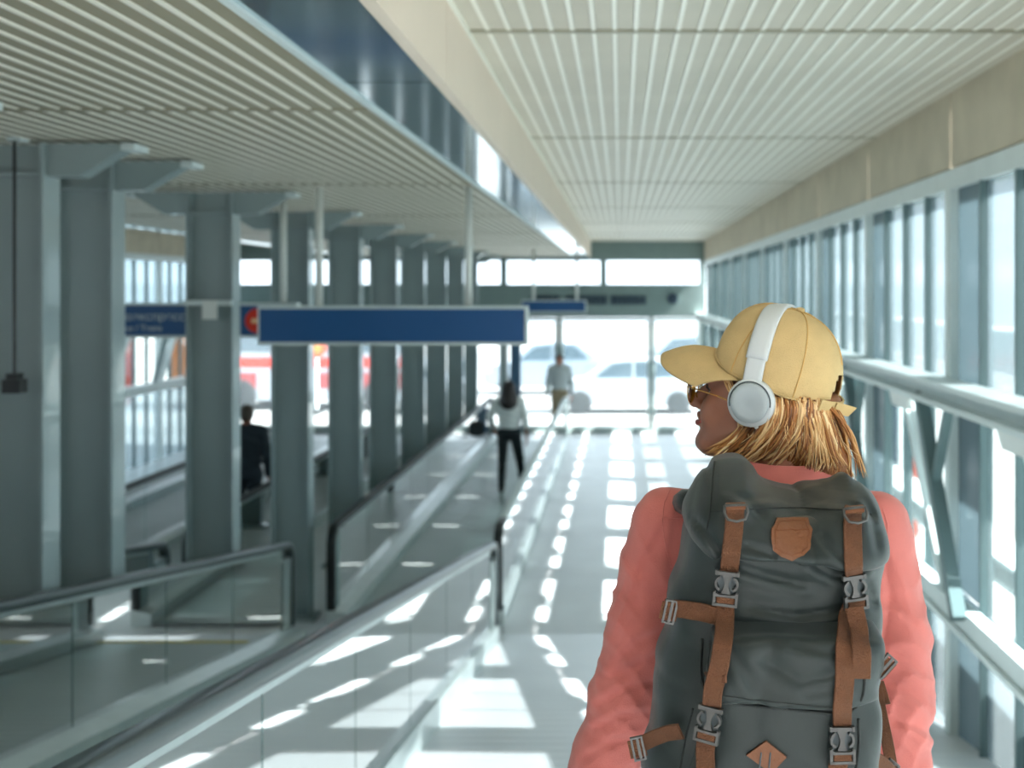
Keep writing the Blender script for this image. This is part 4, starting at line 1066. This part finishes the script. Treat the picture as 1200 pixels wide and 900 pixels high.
mobj('bridge', *tube(hwf([(0.136, -0.008, 0.004), (0.139, -0.003, 0.007), (0.139, 0.003, 0.007), (0.136, 0.008, 0.004)]), 0.0012, 6), M_gold, gl)

# ------------------------------------------------------------------ backpack
bp = empty('backpack', (0.235, 1.70, CZ-0.82)); setp(bp, 'grey-green canvas backpack with tan webbing straps on the person in pink', 'backpack')
YB, YFm = 1.715, 1.600          # body mid-plane
def interp(py, tab):
    return np.interp(py, [t[0] for t in tab], [t[1] for t in tab])
def pyz(z, d): return VPY+(CZ-z)*F/d
tabL = [(540, 806), (570, 801), (620, 799), (660, 793), (700, 784), (750, 777), (800, 768), (850, 760), (900, 753), (960, 748)]
tabR = [(540, 1008), (570, 1022), (620, 1032), (660, 1031), (700, 1029), (750, 1028), (800, 1027), (850, 1024), (900, 1021), (960, 1016)]
def pack_noise(p, k=1.0):
    x, y, z = p
    rr = 1-2*np.abs(np.sin(19*z-9*x+1.8*np.sin(21*x+7*z)+6*y))**0.7
    return 1.5*k*(0.0022*rr+0.0035*np.sin(23*x+31*z+2.2*np.sin(19*z-8*x))+0.0022*np.sin(47*z+18*x+2*np.sin(29*x))+0.0012*np.sin(71*x-55*z))
def slab(p, yc, hd, n, tl, tr, inset=0.0):
    d = 1.70
    py = pyz(p[2], d)
    xl = (interp(py, tl)-VPX)*d/F+inset; xr = (interp(py, tr)-VPX)*d/F-inset
    xc = (xl+xr)/2; w = (xr-xl)/2
    u = np.abs(p[0]-xc)/w; v = np.abs(p[1]-yc)/hd
    q = (u**n+v**n)**(1/n)
    return (q-1)*np.minimum(w, hd)*0.9
LID_CR = [[(845, 556), (868, 584), (905, 578)], [(858, 566), (892, 604)], [(898, 556), (940, 586), (968, 572)], [(952, 566), (985, 588), (1018, 602)], [(978, 546), (992, 578)], [(806, 600), (830, 626), (846, 650)], [(1004, 560), (1022, 602), (1028, 642)], [(876, 640), (905, 650)], [(965, 630), (985, 652)]]
BODY_CR = [[(862, 664), (905, 676), (938, 684)], [(958, 664), (985, 676), (1004, 668)], [(1010, 668), (1022, 705)], [(880, 712), (930, 722), (980, 716)]]
FLAP_CR = [[(898, 776), (938, 800), (972, 792)], [(935, 757), (985, 768)], [(860, 765), (880, 800)], [(945, 812), (980, 806)]]
zb, zt = CZ-0.80, P(0, 596, 1.68)[2]
def body_f(p):
    d = slab(p, 1.705, 0.108, 3.2, tabL, tabR)
    d = smax(d, p[2]-zt, 0.04); d = smax(d, zb-p[2], 0.06)
    return d+pack_noise(p, 0.45)+crease(p, BODY_CR, 0.0045, 5.0)
pb = nets(body_f, (0.02, 1.56, CZ-0.86), (0.45, 1.85, CZ-0.30), 0.0052)
pbody = mobj('pack_body', *pb, M_pack, bp, smooth=True)
# lid: sagging hood with a dip in the middle of its top edge
topx = [(795, 590), (802, 566), (815, 552), (838, 539), (870, 544), (895, 552), (920, 565), (938, 570), (953, 558), (970, 546), (995, 544), (1012, 552), (1026, 568), (1036, 592)]
tabLL = [(540, 806), (570, 801), (605, 800), (622, 804), (636, 812), (650, 824), (665, 842)]
tabLR = [(540, 1008), (570, 1022), (620, 1034), (645, 1032), (665, 1026)]
def lid_f(p):
    d = slab(p, 1.700, 0.122, 3.0, tabLL, tabLR, -0.002)
    px = VPX+p[0]*F/1.70
    tz = CZ-(interp(px, topx)-VPY)*1.70/F
    # the crest of the hood lies towards the wearer, the front slopes down to the flap
    cut = (p[2]-tz)+np.maximum(0, (1.72-p[1]))**1.35*0.95
    d = smax(d, cut*0.75, 0.035)
    bz = P(0, 660, 1.60)[2]+0.010*np.sin((p[0]-0.1)*16)+0.05*np.clip((p[1]-1.66)/0.12, 0, 1)
    d = smax(d, bz-p[2], 0.012)
    x, y, z = p
    fold = 0.007*np.sin(36*x+12*z+2*np.sin(16*z+5*x))*np.clip((z-P(0, 612, 1.6)[2])/0.03, 0, 1)
    hollow = 0.018*np.exp(-((x-0.225)/0.035)**2-((z-P(0, 575, 1.62)[2])/0.022)**2)+0.015*np.exp(-((x-0.31)/0.03)**2-((z-P(0, 578, 1.62)[2])/0.022)**2)
    corner = 0.006*np.exp(-((x-P(838, 0, 1.62)[0])/0.006)**2)*np.clip((z-P(0, 590, 1.62)[2])/0.03, 0, 1)
    return d+fold+hollow+corner+pack_noise(p, 0.5)+crease(p, LID_CR, 0.0045, 5.0)*np.clip((1.665-p[1])/0.03, 0, 1)*np.clip((575-(VPY+(CZ-p[2])*F/p[1]))/-14, 0, 1)
lb = nets(lid_f, (0.03, 1.54, CZ-0.47), (0.45, 1.86, CZ-0.20), 0.0042)
plid = mobj('lid', *lb, M_pack, bp, smooth=True)
# front pocket and flap
fpL = [(700, 842), (745, 826), (800, 822), (835, 815), (900, 797), (960, 790)]
fpR = [(700, 1004), (745, 1012), (800, 1014), (900, 1008), (960, 1004)]
def pocket_f(p):
    d = slab(p, 1.62, 0.075, 4.0, fpL, fpR)
    d = smax(d, p[2]-P(0, 770, 1.56)[2], 0.03); d = smax(d, (CZ-0.80)-p[2], 0.04)
    return d+pack_noise(p, 0.35)
kb = nets(pocket_f, (0.04, 1.50, CZ-0.86), (0.43, 1.74, CZ-0.42), 0.0052); ppock = mobj('front_pocket', *kb, M_pack, bp, smooth=True)
flL = [(700, 826), (745, 823), (790, 821), (815, 826), (830, 842), (840, 870), (960, 880)]
flR = [(700, 1010), (745, 1016), (800, 1015), (825, 1008), (838, 990), (850, 960), (960, 950)]
def flap_f(p):
    d = slab(p, 1.615, 0.083, 4.5, flL, flR)
    x, y, z = p
    tz = P(0, 747, 1.55)[2]; bz = P(0, 828, 1.53)[2]-0.030*(x-0.10)
    d = smax(d, z-tz-0.2*np.maximum(0, y-1.56), 0.022); d = smax(d, bz-z, 0.008)
    return d+pack_noise(p, 0.45)+crease(p, FLAP_CR, 0.0035, 6.0)
fb = nets(flap_f, (0.05, 1.50, CZ-0.68), (0.42, 1.70, CZ-0.42), 0.0042); pflap = mobj('pocket_flap', *fb, M_pack, bp, smooth=True)
# shoulder straps over the wearer's shoulders
for sx, pts in ((-1, [(812, 590), (804, 588), (800, 596), (804, 640)]), (1, [(1008, 590), (1012, 596), (1014, 610), (1010, 660)])):
    a = [P(pts[0][0], pts[0][1], 1.80), P(pts[1][0], pts[1][1]-1, 1.87), P(pts[2][0], pts[2][1]-5, 1.95), P(pts[2][0], pts[2][1]+6, 2.05), P(pts[3][0], pts[3][1], 2.10), P(pts[3][0]+10, 800, 2.08), P(pts[3][0], 880, 1.95), P(pts[0][0], 890, 1.82)]
    mobj('shoulder_strap', *tube(np.array(a), [0.016, 0.020, 0.022, 0.022, 0.020, 0.018, 0.012, 0.010], 10), M_pack, bp, smooth=True)

trees = [BVHTree.FromPolygons([tuple(v) for v in V_], F_) for V_, F_ in (pb, lb, kb, fb)]
EYE = Vector((0, 0, CZ))
def surf(px, py, lift=0.003):
    """nearest point of the pack under a sight line, lifted off the cloth"""
    d = Vector((float((px-VPX)/F), 1.0, float((VPY-py)/F))).normalized(); best = None
    for t in trees:
        h = t.ray_cast(EYE, d)
        if h[0] is not None and (best is None or h[3] < best[1]): best = (h[0], h[3], h[1])
    if best is None: return None, None
    n = Vector(best[2]);  n = -n if n.y > 0 else n
    return np.array(best[0]+n*lift), np.array(n)
def smooth_pts(L, it=2):
    A = np.array(L)
    for _ in range(it):
        B = A.copy(); B[1:-1] = (A[:-2]+2*A[1:-1]+A[2:])/4; A = B
    return A
def ribbon(name, pix, width, m=None, lift=0.003, thick=0.0022, n=26, depth=None, clamp=False):
    """webbing that follows the cloth; pix = list of (px,py[,depth])"""
    pix = np.array(pix, float); s = np.concatenate([[0], np.cumsum(np.hypot(*np.diff(pix[:, :2], axis=0).T))]); t = np.linspace(0, s[-1], n)
    X = np.interp(t, s, pix[:, 0]); Y = np.interp(t, s, pix[:, 1])
    hpx = 0.5*width*F/1.58
    tx, ty = np.gradient(X), np.gradient(Y); ln = np.hypot(tx, ty)+1e-9; nx, ny = -ty/ln, tx/ln
    if depth is not None:
        Dp = np.interp(t, s, depth); Nm = np.tile(np.array([0, -1.0, 0]), (n, 1))
        if clamp:
            S0 = np.array([min([q[1] for q in (surf(X[i]+nx[i]*k*hpx, Y[i]+ny[i]*k*hpx, lift)[0] for k in (-0.9, 0, 0.9)) if q is not None] or [9]) for i in range(n)])
            Dp = np.minimum(Dp, S0)
            for _ in range(12):
                Q = Dp.copy(); Q[1:-1] = (Dp[:-2]+2*Dp[1:-1]+Dp[2:])/4; Dp = np.minimum(Q, S0)
    else:
        S0 = np.full(n, np.nan); Nm = np.tile(np.array([0, -1.0, 0]), (n, 1))
        for i in range(n):
            hits = [surf(X[i]+nx[i]*k*hpx, Y[i]+ny[i]*k*hpx, lift) for k in (-0.9, -0.45, 0, 0.45, 0.9)]
            ys_ = [h[0][1] for h in hits if h[0] is not None]
            if ys_: S0[i] = min(ys_); Nm[i] = sum(h[1] for h in hits if h[0] is not None)/len(ys_)
        ok = ~np.isnan(S0); S0 = np.interp(np.arange(n), np.arange(n)[ok], S0[ok]); Dp = S0.copy()
        for _ in range(12):
            Q = Dp.copy(); Q[1:-1] = (Dp[:-2]+2*Dp[1:-1]+Dp[2:])/4; Dp = np.minimum(Q, S0)
    C_ = np.array([P(x, y, d) for x, y, d in zip(X, Y, Dp)])
    C_ = smooth_pts(C_, 1); N_ = smooth_pts(0.35*Nm+np.array([0, -1.0, 0.0]), 10); N_ = N_/np.linalg.norm(N_, axis=1)[:, None]
    T = np.gradient(C_, axis=0); T /= np.linalg.norm(T, axis=1)[:, None]
    V = []
    for c, nn, tt in zip(C_, N_, T):
        w = np.cross(nn, tt); w /= np.linalg.norm(w); nn = np.cross(tt, w)
        if np.dot(nn, (0, -1, 0)) < 0 and depth is None: nn = -nn
        for a, b in ((-1, 0), (-0.9, 1), (0.9, 1), (1, 0), (0.9, -0.6), (-0.9, -0.6)): V.append(c+w*a*width/2+nn*b*thick)
    k = 6; Fs = [(i*k+j, i*k+(j+1) % k, (i+1)*k+(j+1) % k, (i+1)*k+j) for i in range(n-1) for j in range(k)]+[tuple(range(k))[::-1], tuple(range((n-1)*k, n*k))]
    o = mobj(name, V, Fs, m or M_web, bp)
    o.data.validate(); bm = bmesh.new(); bm.from_mesh(o.data); bmesh.ops.recalc_face_normals(bm, faces=bm.faces); bm.to_mesh(o.data); bm.free()
    return o
WB = 0.0262
ribbon('strap', [(862, 592), (860, 620), (854, 672)], WB, lift=0.004)
ribbon('strap', [(850, 700), (849, 740), (843, 780), (835, 810), (834, 828)], WB, lift=0.006)
ribbon('strap', [(829, 858), (826, 880), (827, 903)], WB, lift=0.006, n=12)
ribbon('strap', [(1000, 596), (999, 620), (1000, 650), (1001, 676)], WB, lift=0.004)
ribbon('strap', [(1001, 705), (993, 720), (990, 760), (990, 800), (987, 830), (987, 853)], WB, lift=0.006)
ribbon('strap', [(984, 882), (981, 905)], WB, lift=0.006, n=8)
ribbon('strap_loose_end', [(1001, 712), (1006, 735), (1010, 765), (1009, 795)], WB, lift=0.010, depth=[1.572, 1.560, 1.55, 1.545], clamp=True)
ribbon('strap_loop', [(828, 791), (839, 793), (851, 796)], 0.010, lift=0.0125, n=8)
ribbon('compression_strap', [(848, 724), (825, 718), (800, 714), (781, 712)], 0.026, n=16, depth=[1.588, 1.600, 1.613, 1.632])
ribbon('compression_strap', [(798, 857), (782, 859), (766, 865), (748, 874)], 0.024, n=14, depth=[1.585, 1.600, 1.618, 1.640])
ribbon('compression_strap', [(1013, 752), (1020, 763), (1030, 775), (1036, 782)], 0.026, n=12, depth=[1.565, 1.565, 1.57, 1.58])
ribbon('compression_strap', [(1010, 883), (1020, 888), (1032, 896), (1042, 906)], 0.026, n=12, depth=[1.575, 1.585, 1.60, 1.62])
ribbon('hanging_webbing', [(1027, 806), (1033, 838), (1040, 870), (1046, 905)], 0.018, n=16, depth=[1.74, 1.72, 1.70, 1.69])
ribbon('webbing_anchor', [(1026, 800), (1031, 816), (1034, 826)], 0.026, n=8, depth=[1.75, 1.74, 1.73])
# top anchor tabs and D-rings
def frame_at(px, py, lift, up_to, ahead=False):
    c, n = surf(px, py, lift); c2, _ = surf(*up_to, lift)
    N_ = [surf(px+i*7, py+j*7)[1] for i in (-2, -1, 0, 1, 2) for j in (-2, -1, 0, 1, 2)]; n = sum(q for q in N_ if q is not None)
    n = n/np.linalg.norm(n)+np.array([0, -1.2, 0.1]); n /= np.linalg.norm(n)
    dm = min(q[0][1] for q in (surf(px+i*8, py+j*9, lift) for i in (-2, -1, 0, 1, 2) for j in (-2, -1, 0, 1, 2)) if q[0] is not None)
    if ahead: c = P(px, py, dm); c2 = P(*up_to, dm-0.004)
    u = c2-c; u -= n*np.dot(u, n); u /= np.linalg.norm(u); r = np.cross(u, n); r = -r if r[0] < 0 else r
    n2 = np.cross(r, u); n2 = -n2 if n2[1] > 0 else n2
    return c, r, u, n2
def put(vf, fr, s=1.0):
    c, r, u, n = fr; V = np.asarray(vf[0])*s
    return c+V[:, 0:1]*r+V[:, 1:2]*u+V[:, 2:3]*n, vf[1]
def fixn(o):
    bm = bmesh.new(); bm.from_mesh(o.data); bmesh.ops.recalc_face_normals(bm, faces=bm.faces); bm.to_mesh(o.data); bm.free(); return o
for px, py in ((862, 596), (1001, 600)):
    fr = frame_at(px, py, 0.001, (px, py-10), True)
    fixn(mobj('anchor_tab', *put(vbox(-0.0135, 0.0135, -0.002, 0.008, 0, 0.005), fr), M_leather, bp))
    ring = [(-0.0155, 0.004, 0.006), (-0.0165, -0.006, 0.007), (-0.012, -0.0155, 0.008), (0, -0.0185, 0.008), (0.012, -0.0155, 0.008), (0.0165, -0.006, 0.007), (0.0155, 0.004, 0.006), (0, 0.0045, 0.006), (-0.0155, 0.004, 0.006)]
    mobj('d_ring', *put(tube(np.array(ring), 0.0021, 7), fr), M_buck, bp, smooth=True)
# side-release buckles
def arcprism(cx, cy, r, a0, a1, w, z0, z1, n=7):
    out = [(cx+r*math.cos(a), cy+r*math.sin(a)) for a in np.linspace(a0, a1, n)]; inn = [(cx+(r-w)*math.cos(a), cy+(r-w)*math.sin(a)) for a in np.linspace(a1, a0, n)]
    V = [(x, y, z) for z in (z0, z1) for x, y in out+inn]; m_ = 2*n
    Fs = [(i, i+1, m_-2-i, m_-1-i) for i in range(n-1)]+[(m_+i, m_+m_-1-i, m_+m_-2-i, m_+i+1) for i in range(n-1)]+[(i, (i+1) % m_, m_+(i+1) % m_, m_+i) for i in range(m_)]
    return np.array(V, float), Fs
def buckle_shape():
    P_ = [vbox(-0.016, 0.016, 0.019, 0.0245, 0, 0.007), vbox(-0.018, -0.0145, 0.019, 0.026, 0, 0.0085), vbox(0.0145, 0.018, 0.019, 0.026, 0, 0.0085)]
    P_.append(prism([(-0.007, 0.020), (0.007, 0.020), (0.0032, 0.008), (0.0032, 0.002), (0.007, -0.008), (-0.007, -0.008), (-0.0032, 0.002), (-0.0032, 0.008)], 'z', 0.001, 0.0065))
    for s_ in (-1, 1):
        a0, a1 = (math.radians(110), math.radians(250)) if s_ < 0 else (math.radians(-70), math.radians(70))
        P_.append(arcprism(s_*0.0065, 0.007, 0.0115, a0, a1, 0.0036, 0.0, 0.008, 9))
        P_.append(prism([(s_*0.0145, -0.004), (s_*0.0182, -0.006), (s_*0.0185, -0.024), (s_*0.0145, -0.024)], 'z', 0, 0.0085))
    P_ += [prism([(-0.0185, -0.006), (-0.010, -0.009), (0.010, -0.009), (0.0185, -0.006), (0.0185, -0.0125), (-0.0185, -0.0125)], 'z', 0, 0.0088), vbox(-0.0185, 0.0185, -0.026, -0.022, 0, 0.0085)]
    return join(*P_)
BK = buckle_shape()
for (px, py), up in (((851, 689), (853, 668)), ((1001, 693), (1000, 670)), ((831, 848), (834, 825)), ((986, 872), (987, 845))):
    fr = frame_at(px, py, 0.009, up, True)
    o = fixn(mobj('buckle', *put(BK, fr, 0.94), M_buck, bp))
    c, r, u, n = fr
    fixn(mobj('strap_fold', *put(vbox(-0.0125, 0.0125, -0.0215, -0.013, 0.002, 0.0075), fr, 0.94), M_web, o))
    c = fixn(mobj('hollow_shade', *put(vbox(-0.0135, 0.0135, -0.008, 0.019, -0.001, 0.0006), fr, 0.94), M_hpd, o))  # dark sheet paints the shade inside the buckle openings
# ladder-lock buckles on the compression straps
def ladder(): 
    return join(vbox(-0.009, -0.006, -0.017, 0.017, 0, 0.006), vbox(-0.001, 0.003, -0.015, 0.015, 0.001, 0.005), vbox(0.006, 0.009, -0.017, 0.017, 0, 0.006), vbox(-0.006, 0.006, -0.017, -0.0145, 0, 0.006), vbox(-0.006, 0.006, 0.0145, 0.017, 0, 0.006))
def rotfr(c, ang):
    a = math.radians(ang); return c, np.array([math.cos(a), 0, math.sin(a)]), np.array([-math.sin(a), 0, math.cos(a)]), np.array([0, -1.0, 0])
for c, ang in ((P(785, 716, 1.622), -12), (P(748, 876, 1.63), 12), (P(1036, 780, 1.562), -42), (P(1040, 903, 1.63), -38)):
    fr = rotfr(c, ang)
    fixn(mobj('ladder_buckle', *put(ladder(), fr), M_buck, bp)); fixn(mobj('webbing_fold', *put(join(vbox(-0.0135, 0.011, -0.0125, 0.0125, 0.0012, 0.0036)), fr), M_web, bp))
# leather badges, moulded to the cloth
def draped(name, poly, lift, thick, m, parent, grid=None):
    """polygon given in photo pixels laid on the pack"""
    C0 = np.mean(poly, axis=0); rings = [1.0, 0.75, 0.5, 0.25]; V = []; n = len(poly)
    for s_ in rings:
        for q in poly:
            x, y = C0+(np.array(q)-C0)*s_; c, nn = surf(x, y, lift); V.append(c)
    c, nn = surf(*C0, lift); V.append(c); top = np.array(V); bot = top+np.array([0, thick, 0]); N = len(top)
    Fs = []
    for r_ in range(3):
        for i in range(n): j = (i+1) % n; Fs += [(r_*n+i, r_*n+j, (r_+1)*n+j, (r_+1)*n+i), (N+r_*n+i, N+(r_+1)*n+i, N+(r_+1)*n+j, N+r_*n+j)]
    for i in range(n): j = (i+1) % n; Fs += [(3*n+i, 3*n+j, 4*n), (N+3*n+j, N+3*n+i, N+4*n), (i, N+i, N+j, j)]
    return fixn(mobj(name, np.concatenate([top, bot]), Fs, m, parent))
def dense(poly, k=4):
    out = []
    for a, b in zip(poly, poly[1:]+poly[:1]):
        for i in range(k): out.append((a[0]+(b[0]-a[0])*i/k, a[1]+(b[1]-a[1])*i/k))
    return out
shield = [(909, 609), (928, 609.5), (947, 610), (948.5, 617), (952, 622), (951, 636), (949, 645), (941, 652), (928, 656), (915, 652), (906, 644), (903.5, 634), (903, 621), (906.5, 617)]
dS = dense(shield, 2)
badge = draped('leather_badge', dS, 0.0045, 0.004, M_leather, bp)
cS = np.mean(shield, axis=0)
inner = dense([tuple(cS+(np.array(q)-cS)*0.82) for q in shield if q[1] > 620]+[], 3)
mobj('badge_stitch', *tube(np.array([surf(x, y, 0.0052)[0] for x, y in dense([tuple(cS+(np.array(q)-cS)*0.84) for q in shield], 3)]+[surf(*(cS+(np.array(shield[0])-cS)*0.84), 0.0052)[0]]), 0.0006, 5), M_leatherd, badge)
mobj('badge_ridge', *tube(np.array([surf(x, 622.5, 0.0052)[0] for x in np.linspace(908, 947, 14)]), 0.0009, 5), M_leatherd, badge)
dia = [(898.5, 867), (922, 886), (904, 905), (874, 884)]
diam = draped('leather_diamond', dense(dia, 5), 0.0045, 0.004, M_leather, bp)
for x0, x1 in ((892, 889.5), (903, 901)):
    mobj('diamond_slot', *tube(np.array([surf(x0+(x1-x0)*t, 880+20*t, 0.0050)[0] for t in np.linspace(0, 1, 6)]), 0.0011, 5), M_hpd, diam)
# seams and piping
def seamline(name, pts, rad_, m, lift=0.0012, n=26):
    pts = np.array(pts, float); s = np.concatenate([[0], np.cumsum(np.hypot(*np.diff(pts, axis=0).T))]); t = np.linspace(0, s[-1], n)
    L = [surf(np.interp(q, s, pts[:, 0]), np.interp(q, s, pts[:, 1]), lift)[0] for q in t]; L = [q for q in L if q is not None]
    mobj(name, *tube(smooth_pts(L, 2), rad_, 6), m, bp, smooth=True)
seamline('lid_seam', [(834, 600), (880, 597), (930, 595), (985, 598), (1020, 603)], 0.0010, M_packd)
seamline('lid_seam', [(838, 541), (836, 560), (833, 598), (829, 620)], 0.0012, M_packd)
seamline('flap_piping', [(823, 748), (821, 775), (822, 800), (828, 815), (840, 823), (880, 827), (930, 832), (985, 837), (1002, 832), (1012, 815), (1014, 790)], 0.0024, M_packd, 0.0005, 50)
seamline('flap_stitch', [(832, 750), (830, 780), (832, 802), (842, 814), (880, 820), (930, 825), (982, 830)], 0.0007, M_packd, 0.0006, 40)
seamline('pocket_piping', [(812, 830), (804, 860), (796, 905)], 0.0018, M_packd, 0.0005)
seamline('pocket_piping', [(1006, 842), (1007, 870), (1003, 905)], 0.0022, M_packd, 0.0005)
